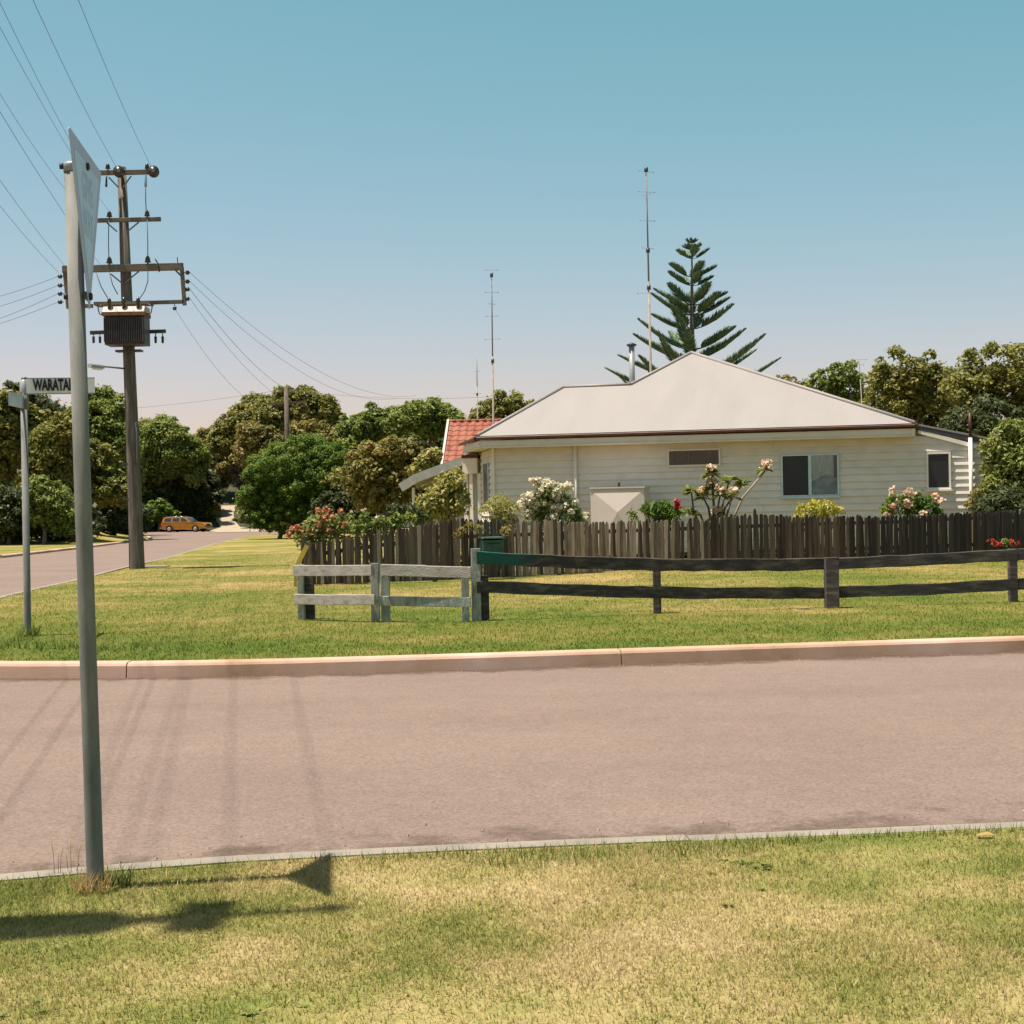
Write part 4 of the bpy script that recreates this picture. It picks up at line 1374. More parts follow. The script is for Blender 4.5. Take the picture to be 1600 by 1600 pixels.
# ------------------------------------------------------------------ the white house
HANG = R(-14)
H0 = Vector((P(771, 700, 41).x, 41.0, 0))
UX, UY = Vector((math.cos(HANG), math.sin(HANG))), Vector((-math.sin(HANG), math.cos(HANG)))
def hp(px, py, v):
    """house coordinates (u, v, z) of a pixel on the plane v"""
    x, s = ray(px, py)
    t = (v + H0.x * UY.x + H0.y * UY.y) / (x * UY.x + UY.y)
    p = Vector((x * t - H0.x, t - H0.y))
    return Vector((p.dot(UX), v, EYE + s * t))
def hz(px, py, z):
    x, s = ray(px, py)
    t = (z - EYE) / s
    p = Vector((x * t - H0.x, t - H0.y))
    return Vector((p.dot(UX), p.dot(UY), z))
def hroof(px, py, ze, v0, tanp):
    """pixel on the front roof plane z = ze + (v - v0) * tanp"""
    lo, hi = v0, v0 + 15
    for _ in range(50):
        m = (lo + hi) / 2
        q = hp(px, py, m)
        if q.z > ze + (m - v0) * tanp:
            lo = m
        else:
            hi = m
    return hp(px, py, m)

def house():
    gz0 = 0.2
    root = empty('white_house', (H0.x, H0.y, 0), HANG, 'white weatherboard house with a pale hipped metal roof behind the picket fence', 'house')
    ze, ov, tp = 3.56, 0.5, math.tan(R(22.5))
    E0 = hp(745, 683, -ov); E0.z = ze
    E1 = hp(1430, 662, -ov); E1.z = ze
    L2 = hz(721, 693, ze)
    A = hroof(1080, 553, ze, -ov, tp)
    Rg = hroof(880, 607, ze, -ov, tp)
    J = hroof(985, 603.5, ze, -ov, tp)
    J.z = Rg.z
    J.y = Rg.y
    uR, uA = E1.x, A.x
    vb = 2 * A.y + ov
    uLb = 2 * uA - uR
    vw = 2 * Rg.y + ov
    BR, BL = Vector((uR, vb, ze)), Vector((uLb, vb, ze))
    W0, W1 = Vector((L2.x - (vw - L2.y) * 0.2, vw, ze)), Vector((uLb, vw, ze))
    rf = MB()
    t = Vector((0, 0, 0.03))
    for poly in ([E0, E1, A, J, Rg], [E1, BR, A], [BR, BL, A], [A, BL, W1, J], [Rg, J, W1, W0], [E0, Rg, W0, L2]):
        rf.add([p + t for p in poly], [tuple(range(len(poly)))])
    roof = rf.build('roof', 'roof_metal', root)
    cap = lambda a, b: MB().tube([a + t * 1.3, b + t * 1.3], 0.055, 8).build('ridge_cap', 'roof_metal', roof)
    for a, b in ((E0, Rg), (Rg, J), (J, A), (A, E1), (A, BR), (A, BL)):
        cap(a, b)
    # flashing joints between the sheets, gutter, fascia and soffit
    eave = [L2, E0, E1, BR, BL]
    for k in range(3):
        a, b = eave[k], eave[k + 1]
        d = (b - a).normalized()
        out = Vector((d.y, -d.x, 0))
        MB().beam(a + out * 0.03 + Vector((0, 0, -0.032)), b + out * 0.03 + Vector((0, 0, -0.032)), 0.12, 0.075, ch=0.015).build('gutter', 'gutter_red', roof)
        MB().beam(a - out * 0.06 + Vector((0, 0, -0.20)), b - out * 0.06 + Vector((0, 0, -0.20)), 0.03, 0.20).build('fascia', 'trim_white', roof)
    sf = MB().add([p + Vector((0, 0, -0.26)) for p in (L2, E0, E1, BR, BL, W0)], [tuple(range(6))])
    sf.build('soffit', 'soffit', roof)
    # walls: lapped boards
    uE = hp(1537, 760, 0).x                        # right end of the extension
    zEx0, zEx1 = hp(1432, 670, 0).z, hp(1537, 691, 0).z
    top_line = lambda u: ze - 0.26 if u < uR - 0.05 else zEx0 + (zEx1 - zEx0) * (u - uR) / (uE - uR) - 0.02
    MB().box((0, 0.03, gz0 - 0.3), (uR + 0.4, 0.16, ze - 0.28)).build('wall_frame', 'dark_interior', root)
    SD = Vector((-0.366, 0.93, 0)).normalized()    # the left side wall runs back this way
    SN = Vector((-SD.y, SD.x, 0)) * 1.0
    SLEN = 3.6
    EXP = 0.185
    def board(p0, d, length, z, nrm, parent, name='weatherboard'):
        """one lapped board: tilted face, thick lower edge"""
        b = p0 + d * length
        q = []
        for p in (p0, b):
            q += [p + nrm * 0.042 + Vector((0, 0, z)), p + nrm * 0.004 + Vector((0, 0, z + EXP + 0.02)), p + Vector((0, 0, z + EXP + 0.02)), p + Vector((0, 0, z))]
        mb = MB().add(q, [(0, 1, 2, 3), (7, 6, 5, 4), (0, 4, 5, 1), (1, 5, 6, 2), (2, 6, 7, 3), (3, 7, 4, 0)])
        return mb.build(name, 'weatherboard', parent)
    front = Vector((0, -1, 0))
    z = gz0 + 0.1
    rows = 0
    while z < ze - 0.30:
        u1 = uE
        if z + EXP > zEx1 - 0.02:                  # cut where the raked roof of the extension crosses
            u1 = uR + (uE - uR) * max(0, (zEx0 - 0.02 - z - EXP * 0.9) / (zEx0 - zEx1))
            u1 = min(uE, max(u1, uR + 0.02))
        cut = 3.1 + (rows * 2.7) % 6.0
        board(Vector((0.0, 0.03, 0)), Vector((1, 0, 0)), cut - 0.002, z, front, root)
        board(Vector((cut + 0.002, 0.03, 0)), Vector((1, 0, 0)), u1 - cut - 0.002, z, front, root)
        board(Vector((0, 0.03, 0)), SD, SLEN, z, SN * 1.0, root)
        z += EXP
        rows += 1
    # side and back walls close the house
    MB().box((uE - 0.12, 0.04, gz0 - .3), (uE, 6.0, zEx1 - 0.08)).build('side_wall', 'weatherboard', root)
    MB().box((uLb + .6, vb - 0.7, gz0 - .3), (uR - .5, vb - 0.6, ze - 0.28)).build('back_wall', 'weatherboard', root)
    MB().box((uR - .62, 6.0, gz0 - .3), (uR - .5, vb - 0.7, ze - 0.28)).build('side_wall', 'weatherboard', root)
    MB().beam(Vector((-0.01, -0.012, gz0 - .1)), Vector((-0.01, -0.012, ze - 0.27)), 0.07, 0.07, (0, 1, 0)).build('corner_board', 'trim_white', root)
    # extension: raked roof edge over the same wall
    MB().box((uR + 0.41, 0.03, gz0 - .3), (uE - .13, 0.16, zEx1 - .1)).build('wall_frame', 'dark_interior', root)
    a, b = Vector((uR - 0.02, 0, zEx0 + .10)), Vector((uE + 0.35, 0, zEx0 + .10 + (zEx1 - zEx0) * (uE + .35 - uR) / (uE - uR)))
    sl = MB().add([a + Vector((0, -.062, 0)), b + Vector((0, -.062, 0)), b + Vector((0, 6.2, 0)), a + Vector((0, 6.2, 0)),
                   a + Vector((0, -.062, .05)), b + Vector((0, -.062, .05)), b + Vector((0, 6.2, .05)), a + Vector((0, 6.2, .05))],
                  [(0, 3, 2, 1), (4, 5, 6, 7), (0, 1, 5, 4), (1, 2, 6, 5), (2, 3, 7, 6), (3, 0, 4, 7)])
    er = sl.build('extension_roof', 'roof_metal', root)
    MB().beam(a + Vector((0, -.042, -.06)), b + Vector((0, -.042, -.06)), 0.024, 0.11).build('barge_board', 'steel_dark', er)
    MB().beam(a + Vector((0.1, -.038, -.17)), b + Vector((-.36, -.038, -.17)), 0.024, 0.10).build('trim', 'trim_white', er)
    tb = MB()
    tb.add([Vector((uR, 0.02, ze - 0.28)), Vector((uR, 0.02, zEx0 - .05)), Vector((uR - .6, 0.02, ze - .28))], [(0, 1, 2)])
    # pipes
    def pipe(px, y0, y1, r=0.045, m='trim_white', v=-0.06):
        p, q = hp(px, y0, v), hp(px, y1, v)
        q.x = p.x
        MB().tube([(p.x, v, gz0 - .1), (p.x, v, p.z)], r, 10).build('downpipe', m, root)
        return p
    p = pipe(898, 690, 812, 0.055)
    MB().box((p.x - .09, -0.16, p.z - .10), (p.x + .09, 0.0, p.z + .06)).build('rain_head', 'trim_white', root)
    pipe(1516, 684, 800, 0.05, v=-0.10)
    q = hp(1516, 645, -0.10)
    p = hp(1516, 684, -0.10)
    MB().tube([(p.x, -0.10, p.z), (p.x, -0.10, q.z)], 0.035, 8).build('vent_pipe', 'gutter_red', root)
    # windows
    def window(x0, y0, x1, y1, fw, fm, depth=0.05):
        a, b = hp(x0, y1, 0), hp(x1, y0, 0)
        w = empty('window', (a.x, 0, a.z))
        w.parent = root
        return w, b.x - a.x, b.z - a.z
    def frame(w, W_, H_, fw, m, name='window_frame', sill=True, sm=None):
        mb = MB()
        MB().box((0.001, -0.012, 0.001), (W_ - 0.001, 0.02, H_ - 0.001)).build('backing', 'dark_interior', w)
        mb.box((-fw, -0.055, -fw), (0, 0.03, H_ + fw)).box((W_, -0.055, -fw), (W_ + fw, 0.03, H_ + fw))
        mb.box((0.0, -0.055, H_), (W_, 0.03, H_ + fw)).box((0.0, -0.055, -fw), (W_, 0.03, 0))
        mb.build(name, m, w)
        if sill:
            MB().box((-fw - .03, -0.10, -fw - .045), (W_ + fw + .03, -0.0, -fw - .002)).build('sill', sm or m, w)
    def folds(w, x0, x1, z0, z1, y, m, n=40, amp=0.012, name='curtain'):
        vs, fs = [], []
        for i in range(n + 1):
            x = x0 + (x1 - x0) * i / n
            yy = y + amp * math.sin(i * 1.7) + amp * .5 * math.sin(i * .63)
            vs += [(x, yy, z0), (x, yy, z1)]
        for i in range(n):
            fs.append((2*i, 2*i + 2, 2*i + 3, 2*i + 1))
        MB().add(vs, fs, True).build(name, m, w)
    def pane(w, x0, x1, z0, z1, y, m='window_glass', name='pane'):
        return MB().box((x0, y - .003, z0), (x1, y + .003, z1)).build(name, m, w)
    w, W_, H_ = window(1046, 703, 1123, 727, 0.05, None)
    w['label'] = 'narrow high window with brown curtain'
    frame(w, W_, H_, 0.045, 'weatherboard', sill=False)
    folds(w, 0, W_, 0, H_, -0.026, 'curtain_brown', 40, 0.006)
    pane(w, 0.002, W_ - .002, 0.002, H_ - .002, -0.046, 'glass_pane', 'pane')
    w, W_, H_ = window(1224, 711, 1308, 774, 0.04, None)
    w['label'] = 'two part sliding window, left half dark screen, right half pale curtain'
    frame(w, W_, H_, 0.04, 'frame_blue')
    mid = W_ * 0.49
    MB().box((mid - .03, -0.058, 0), (mid + .05, -0.013, H_)).build('mullion', 'frame_blue', w)
    pane(w, 0.02, mid - .031, 0.02, H_ - .02, -0.03, 'flyscreen', 'screen')
    folds(w, mid + .051, W_ - .001, 0, H_, -0.022, 'curtain_pale', 16, 0.005)
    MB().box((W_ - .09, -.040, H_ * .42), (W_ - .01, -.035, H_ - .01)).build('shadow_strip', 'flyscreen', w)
    vs = [(mid + .06, -.038, .02), (W_ - .01, -.038, .02), (W_ - .01, -.038, H_ * .44), (mid + .40, -.038, H_ * .52), (mid + .06, -.038, H_ * .34)]
    MB().add(vs, [tuple(range(5))]).build('cloth', 'blue_cloth', w)
    pane(w, mid + .05, W_ - .002, 0.002, H_ - .002, -0.048, 'glass_pane', 'pane')
    w, W_, H_ = window(1451, 709, 1482, 762, 0.04, None)
    w['label'] = 'small dark window on the extension with white frame'
    frame(w, W_, H_, 0.05, 'trim_white')
    pane(w, 0.003, W_ - .003, 0.003, H_ - .003, -0.03, 'flyscreen', 'screen')
    # narrow window in the left side wall
    sw = empty('window')
    sw.parent = root
    m3 = Matrix((SD, Vector((0, 0, 1)), SN)).transposed()
    c = SD * 1.0
    sw.matrix_local = Matrix.Translation(Vector((c.x, c.y, 1.75)) + SN * 0.035 + Vector((0, 0.03, 0))) @ m3.to_4x4()
    MB().box((0, 0, 0), (1.1, 1.15, .02)).build('screen', 'flyscreen', sw)
    MB().box((-.05, -.05, 0), (-.002, 1.2, .04)).box((1.102, -.05, 0), (1.15, 1.2, .04)).box((-.002, 1.152, 0), (1.102, 1.2, .04)).box((-.002, -.05, 0), (1.102, -.002, .04)).build('window_frame', 'frame_blue', sw)
    # flue and aerials stand on the roof
    fl = hp(988, 608, Rg.y + 1.2)
    flt = hp(987.5, 540, Rg.y + 1.2)
    fo = MB().tube([(fl.x, fl.y, fl.z - .8), (fl.x, fl.y, flt.z)], 0.085, 12).build('flue', 'galvanised_pale', roof)
    MB().tube([(fl.x, fl.y, flt.z - .02), (fl.x, fl.y, flt.z + .03), (fl.x, fl.y, flt.z + .09)], [.13, .16, .03], 12).build('cowl', 'steel_dark', fo)
    # left porch: raked awning, box beam and slatted posts
    por = empty('porch')
    por.parent = root
    hl = lambda px, py, v: hp(px, py, v)
    v1 = 3.0
    a, b = hl(746, 706, v1), hl(626, 757, v1)
    m = hl(690, 727, v1)
    aw = MB()
    prof = [a, m, hl(650, 742, v1), b]
    for v, w in zip(prof, prof[1:]):
        aw.add([v, w, w + Vector((-.3, 4.2, 0)), v + Vector((-.3, 4.2, 0)), v + Vector((0, 0, .04)), w + Vector((0, 0, .04)), w + Vector((-.3, 4.2, .04)), v + Vector((-.3, 4.2, .04))],
               [(0, 1, 2, 3), (4, 7, 6, 5), (0, 4, 5, 1), (3, 2, 6, 7), (1, 5, 6, 2), (0, 3, 7, 4)])
    awn = aw.build('awning', 'awning', por)
    for v, w in zip(prof, prof[1:]):
        MB().beam(v + Vector((0, -.02, -.10)), w + Vector((0, -.02, -.10)), 0.03, 0.26).build('edge_board', 'awning', awn)
    for k in range(4):
        f = k / 3
        MB().beam(a + Vector((-.3 * f, 4.2 * f + .1, -.05)), b + Vector((-.3 * f + .1, 4.2 * f + .1, -.05)), 0.05, 0.1).build('rafter', 'awning', awn)
    x0, x1 = hl(724, 740, v1 - .1).x, hl(746, 740, v1 - .1).x
    ztop, zb = hl(735, 716, v1 - .1).z, hl(735, 740, v1 - .1).z
    MB().box((x0, v1 - .2, zb), (x1 + .02, v1 + .1, ztop)).build('box_beam', 'trim_white', por)
    MB().box((x0 - .02, v1 - .22, ztop + .002), (x1 + .05, v1 + .1, ztop + .09)).build('gutter', 'gutter_red', por)
    for px0, px1 in ((725, 731.5), (734, 739), (746.5, 752)):
        q, r = hl(px0, 760, v1 - .12).x, hl(px1, 760, v1 - .12).x
        MB().box((q, v1 - .16, gz0 - .2), (r, v1 - .08, zb - .002)).build('post', 'trim_white', por)
    q = hl(640, 750, v1).x
    MB().box((q, v1 + .2, gz0 - .2), (q + .08, v1 + .28, b.z - .1)).build('post', 'trim_white', por)
    q = hl(690, 750, v1).x
    MB().box((q, v1 + 4, gz0 - .2), (q + 2.4, v1 + 4.1, 2.4)).build('porch_wall', 'brick_far', por)
    return root
house_root = house()

# pale pressed panel box in the garden against the wall
def panel_box():
    q = hp(965, 800, -1.3)
    a, b = hp(922, 764, -1.3), hp(1007, 764, -1.3)
    w, top = b.x - a.x, a.z
    loc = H0 + Vector((UX.x * (a.x + b.x) / 2 + UY.x * -1.3, UX.y * (a.x + b.x) / 2 + UY.y * -1.3, 0))
    loc.z = gz(loc.x, loc.y)
    root = empty('panel_box', loc, HANG + R(-3), 'pale pressed sheet box against the house wall behind the fence', 'box')
    h = top - loc.z
    MB().box((-w / 2, 0.005, 0), (w / 2, 0.7, h)).build('body', 'fibro', root)
    c = (0.02, -0.10, h - 0.62)
    MB().add([(-w/2, 0, 0.0), (w/2, 0, 0.0), (w/2, 0, h - .03), (-w/2, 0, h - .03), c], [(0, 1, 4), (1, 2, 4), (2, 3, 4), (3, 0, 4)]).build('front_panel', 'fibro', root)
    MB().box((-w/2 - .02, -.03, h + .001), (w/2 + .02, .72, h + .04)).build('lid', 'fibro', root)
    MB().tube([(-.02, .3, h + .04), (-.02, .3, h + .14), (-.02, .3, h + .16)], [.035, .035, .05], 8).build('spigot', 'bolt_black', root)
panel_box()

# aerial masts
def mast(name, px_top, py_top, px_b, py_b, Y, label, elems, r0=0.035, steps=()):
    b, t = P(px_b, py_b, Y), P(px_top, py_top, Y)
    base = Vector((b.x, b.y, gz(b.x, b.y)))
    root = empty(name, base, 0, label, 'aerial mast')
    bb, tt = b - base, t - base
    low = bb - (tt - bb).normalized() * (bb.z / max(.1, (tt - bb).normalized().z))
    MB().tube([low, bb + (tt - bb) * .45], [r0 * 1.15, r0], 8).build('lower_mast', 'bark_pale', root)
    MB().tube([bb + (tt - bb) * .45, tt], [r0 * .8, r0 * .5], 8).build('upper_mast', 'mast_grey', root)
    for (py, hw, ang) in elems:
        f = (py_b - py) / (py_b - py_top)
        c = bb + (tt - bb) * f
        d = Vector((math.cos(R(ang)), math.sin(R(ang)), 0.0)) * hw / F * Y
        MB().tube([c - d, c + d], 0.005, 5).build('element', 'mast_grey', root)
        for s in (-1, 1):
            e = c + d * s
            MB().tube([e - Vector((0, 0, .02)), e + Vector((0, 0, .02))], 0.011, 5).build('element_tip', 'mast_grey', root)
    for f in steps:
        c = bb + (tt - bb) * f
        MB().tube([c - Vector((0, 0, .07)), c + Vector((0, 0, .07))], r0 * 1.7, 8).build('joint', 'steel_dark', root)
mast('aerial_mast', 1009.5, 262, 1017, 585, 47, 'tall thin aerial mast rising behind the roof beside the pine', [(300, 14, 20), (304, 8, -50), (345, 12, 15), (388, 10, 30), (458, 18, 5), (268, 14, 30)], 0.036, (.42, .6, .99))
mast('aerial_mast', 768, 425, 771, 665, 50, 'thin aerial mast left of the hip roof above the red tiles', [(422, 9, 10), (457, 10, 0), (475, 6, 40), (494, 9, 0), (530, 12, -20)], 0.030, (.42, .98))
mast('aerial_mast', 745, 560, 746, 640, 80, 'faint distant aerial mast left of the thin mast', [(580, 4, 0), (615, 5, 0)], 0.03, (.3,))
mast('aerial_mast', 1342, 560, 1346, 620, 55, 'small faint aerial mast before the trees right of the roof', [(562, 12, 0), (570, 8, 20)], 0.015)

# ------------------------------------------------------------------ red tiled house behind
def red_house():
    Y = 60.0
    a = P(696, 662, Y)
    base = Vector((a.x, Y, 0.1))
    root = empty('red_tiled_house', base, R(-4), 'house with red terracotta tile roof and white gable edge behind the white house', 'house')
    L = lambda px, py, dy=0.0: P(px, py, Y + dy) - base
    ridge = L(700, 660, 0).z
    ez = 2.95
    run = 2.9
    ln = 6.0
    MB().box((0.35, -run + .5, -.2), (ln, run - .5, ez)).build('wall', 'gable_white', root)
    gb = MB().add([(0.32, -run + .2, ez - .05), (0.32, run - .2, ez - .05), (0.32, 0, ridge - .12)], [(0, 1, 2)])
    gb.build('gable', 'gable_white', root)
    for s in (-1, 1):
        MB().beam((0.12, s * run, ez - .06), (0.12, 0, ridge + .02), 0.09, 0.26, (1, 0, 0) if False else (0, 0, 1)).build('barge_board', 'gable_white', root)
    rf = MB()
    rf.add([(0.1, -run, ez), (ln, -run, ez), (ln, 0, ridge), (0.1, 0, ridge), (0.1, run, ez), (ln, run, ez)], [(0, 1, 2, 3), (3, 2, 5, 4)])
    roof = rf.build('roof', 'dark_interior', root)
    slope = math.atan2(ridge - ez, run)
    sl = math.hypot(run, ridge - ez)
    rows, cols = 10, 19
    tw, tl = (ln - .2) / cols, sl / rows
    vs, fs = [], []
    n = 6
    for j, (y, lift) in enumerate(((0, 0.035), (tl * 1.12, 0.012))):
        for i in range(n + 1):
            f = i / n
            z = lift + 0.035 * math.sin(math.pi * min(1, f / .62)) if f < .62 else lift - 0.012 * math.sin(math.pi * (f - .62) / .38)
            vs.append((tw * f, y, z))
    for i in range(n):
        fs.append((i, i + 1, n + 2 + i, n + 1 + i))
    for i in range(n + 1):
        vs.append((tw * i / n, 0, -0.0))
    k0 = 2 * (n + 1)
    for i in range(n):
        fs.append((k0 + i, k0 + i + 1, i + 1, i))
    me = MB().add(vs, fs).mesh('tile', 'terracotta')
    for r in range(rows):
        for c in range(cols):
            y = -run + r * tl * math.cos(slope)
            z = ez + r * tl * math.sin(slope) + 0.012
            link('tile', me, roof, (0.14 + c * tw, y, z), (slope, 0, random.gauss(0, .01)))
    for c in range(cols):
        MB().tube([(0.12 + c * tw, 0, ridge + .03), (0.12 + (c + .97) * tw, 0, ridge + .035)], [.075, .085], 8).build('ridge_tile', 'terracotta', roof)
red_house()

# ------------------------------------------------------------------ foliage
def leaf_cloud(clumps, per, size, up=0.35, squash=1.0, aspect=0.55, shell=(0.5, 1.06), lower=0.45):
    """clumps (x,y,z,r) -> leaf shapes spread through them, mostly in the outer shell"""
    out = []
    for (x, y, z, r) in clumps:
        n = max(6, int(per * r * r))
        d = rng.normal(size=(n, 3))
        d /= np.linalg.norm(d, axis=1)[:, None]
        flip = (d[:, 2] < -0.1) & (rng.random(n) > lower)
        d[flip, 2] *= -1
        rr = r * rng.uniform(shell[0], shell[1], n) ** 0.7 * np.where(rng.random(n) < 0.14, rng.uniform(1.0, 1.45, n), 1.0)
        p = np.array([x, y, z]) + d * rr[:, None] * np.array([1, 1, squash])
        nr = d * 0.7 + rng.normal(size=(n, 3)) * 0.55 + np.array([0, 0, up])
        nr /= np.linalg.norm(nr, axis=1)[:, None]
        t = np.cross(nr, rng.normal(size=(n, 3)))
        t /= np.linalg.norm(t, axis=1)[:, None] + 1e-9
        b = np.cross(nr, t)
        L = size * rng.uniform(0.6, 1.35, n)[:, None] * 0.5
        Wd = L * aspect * rng.uniform(0.7, 1.3, n)[:, None]
        V = np.stack([p - t * L, p + b * Wd + t * L * 0.1, p + t * L - nr * L * 0.25, p - b * Wd + t * L * 0.1], axis=1)
        out.append(V)
    return np.concatenate(out).reshape(-1, 3)

def fib(n):
    i = np.arange(n) + 0.5
    ph = np.arccos(1 - 2 * i / n)
    th = np.pi * (1 + 5 ** 0.5) * i + rng.uniform(0, 6)
    return np.stack([np.cos(th) * np.sin(ph), np.sin(th) * np.sin(ph), np.cos(ph)], 1)

def tree(name, label, blobs, Y, m, leaf, per, nclump=72, cr=0.25, depth=0.85, trunk=0.16, group=None, cat='tree', squash=0.85, base_px=None, bark='bark', low=-0.75, rad=(0.60, 0.95)):
    """blobs: (px, py, rx, ry) crown lobes as seen, at distance Y; each lobe gets its own clumps in depth"""
    clumps = []
    cents = []
    for (px, py, rx, ry) in blobs:
        yy = Y + random.uniform(-0.3, 0.3) * rx / F * Y
        C = P(px, py, yy)
        a, c = rx / F * yy, ry / F * yy
        cents.append((C, a, c))
        n = max(5, int(nclump * (a * c) ** 0.5 / 3.0))
        for d in fib(n):
            if d[2] < low:
                continue
            k = random.uniform(*rad)
            r = cr * min(a, c) * random.uniform(0.45, 1.5) + 0.05
            k *= random.choice((1.0, 1.0, 1.0, 1.12))
            clumps.append((C.x + d[0] * a * k, C.y + d[1] * a * depth * k, C.z + d[2] * c * k, r))
        clumps.append((C.x, C.y, C.z - .1 * c, 0.55 * min(a, c)))
    bx = P(base_px, 800, Y).x if base_px else cents[0][0].x
    g = gz(bx, Y)
    base = Vector((bx, Y, g))
    root = empty(name, base, 0, label, cat, group)
    V = leaf_cloud(clumps, per * 3.3, leaf * 0.66, squash=squash, up=0.6, shell=(0.35, 1.12)) - np.array(base)
    poly_soup('crown', V, 4, m, root)
    tk = MB()
    C0 = cents[0][0]
    top = C0 - base
    fork = Vector((top.x * .4, top.y * .4, max(0.25, top.z * .45)))
    trunk *= .75
    tk.tube([(0, 0, -.3), (0, 0, 0), fork * .6 + Vector((.05, 0, 0)), fork], [trunk * 1.5, trunk * 1.2, trunk, trunk * .85], 8)
    for (x, y, z, r) in random.sample(clumps, min(len(clumps), 9)):
        e = Vector((x, y, z)) - base
        if e.z > fork.z * .8:
            tk.tube([fork, fork + (e - fork) * .5 + Vector((0, 0, .08 * e.z)), e], [trunk * .6, trunk * .35, trunk * .12], 6)
    tk.build('trunk', bark, root)
    return root

def shrub(name, label, blobs, Y, m, leaf, per, flowers=None, cat='shrub', group=None, stem=True, aspect=0.4, up=0.35, gl=None):
    """garden plant: blobs (px,py,r px); flowers list of (material, [(px,py,r)], size, per)"""
    cl = []
    for (px, py, r) in blobs:
        c = P(px, py, Y + random.uniform(-.6, .6) * r / F * Y)
        cl.append((c.x, c.y, c.z, r / F * Y))
    bx = sum(c[0] for c in cl) / len(cl)
    base = Vector((bx, Y, gz(bx, Y) if gl is None else gl))
    root = empty(name, base, 0, label, cat, group)
    poly_soup('foliage', leaf_cloud(cl, per * 3.2, leaf, aspect=aspect * 1.15, up=up) - np.array(base), 4, m, root)
    if stem:
        s = MB()
        for (x, y, z, r) in cl[:10]:
            e = Vector((x, y, z)) - base
            s.tube([(random.uniform(-.1, .1), 0, -.1), (e.x * .5, e.y * .5, e.z * .55), e], [.03, .022, .01], 6)
        s.build('stem', 'bark', root)
    for (fm, spots, fs, fper) in (flowers or []):
        fc = []
        for (px, py, r) in spots:
            for _ in range(5):
                c = P(px + random.gauss(0, r * .65), py + random.gauss(0, r * .5), Y - 0.12 - random.uniform(0, .25))
                fc.append((c.x, c.y, c.z, random.uniform(.45, .95) * r / F * Y))
        poly_soup('blossom', leaf_cloud(fc, fper * 3.0, fs * 0.9, aspect=0.85, shell=(0.3, 1.0), lower=.6) - np.array(base), 4, fm, root)
    return root

# --- bush-covered left side of the side street
LG = 'trees and scrub along the left of the side street'
tree('scrub_tree', 'tall olive scrub tree at the far left behind the WARATAH sign', [(8, 668, 52, 62), (-30, 700, 50, 60), (50, 690, 40, 50)], 94, 'leaf_olive', 0.42, 210, group=LG)
tree('scrub_tree', 'small dark green tree showing above the WARATAH sign post', [(28, 622, 26, 26), (70, 650, 28, 26)], 106, 'leaf_dark', 0.38, 230, group=LG)
tree('scrub_tree', 'olive scrub tree between the street name post and the GIVE WAY pole', [(90, 700, 42, 44), (72, 745, 46, 44), (110, 668, 30, 30)], 92, 'leaf_olive', 0.40, 220, group=LG)
tree('scrub_tree', 'tall green scrub tree just right of the GIVE WAY pole', [(160, 662, 42, 54), (140, 640, 30, 26), (178, 690, 36, 40)], 103, 'leaf_green', 0.40, 220, group=LG)
tree('scrub_tree', 'olive scrub tree behind the GIVE WAY pole at mid height', [(140, 730, 44, 46), (165, 765, 40, 36)], 99, 'leaf_olive', 0.40, 220, group=LG)
tree('scrub_tree', 'rounded green scrub tree right of the power pole', [(258, 700, 44, 50), (232, 720, 36, 46), (290, 720, 36, 44)], 154, 'leaf_green', 0.44, 210, group=LG)
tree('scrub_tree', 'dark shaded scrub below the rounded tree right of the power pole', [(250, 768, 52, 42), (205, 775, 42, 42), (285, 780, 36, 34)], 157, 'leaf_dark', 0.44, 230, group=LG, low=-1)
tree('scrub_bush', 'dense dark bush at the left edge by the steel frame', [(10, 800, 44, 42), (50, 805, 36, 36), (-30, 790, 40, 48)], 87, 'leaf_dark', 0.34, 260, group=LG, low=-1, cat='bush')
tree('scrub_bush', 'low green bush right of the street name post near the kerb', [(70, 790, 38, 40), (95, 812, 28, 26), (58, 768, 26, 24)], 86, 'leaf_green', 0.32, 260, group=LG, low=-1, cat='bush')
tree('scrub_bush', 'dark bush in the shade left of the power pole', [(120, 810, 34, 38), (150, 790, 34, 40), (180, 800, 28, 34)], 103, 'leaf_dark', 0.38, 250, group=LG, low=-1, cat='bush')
tree('scrub_bush', 'bright green bush behind the orange car', [(248, 798, 22, 18), (228, 812, 18, 14), (268, 808, 14, 14)], 150, 'leaf_fresh', 0.5, 200, group=LG, low=-1, cat='bush')
tree('scrub_tree', 'dark scrub tree behind the orange car', [(300, 770, 44, 46), (262, 785, 30, 36)], 160, 'leaf_dark', 0.6, 150, group=LG, low=-1)
tree('scrub_bush', 'sunlit green bush beyond the bonnet of the orange car', [(322, 796, 20, 20), (336, 810, 9, 10)], 158, 'leaf_olive', 0.5, 200, group=LG, low=-1, cat='bush')
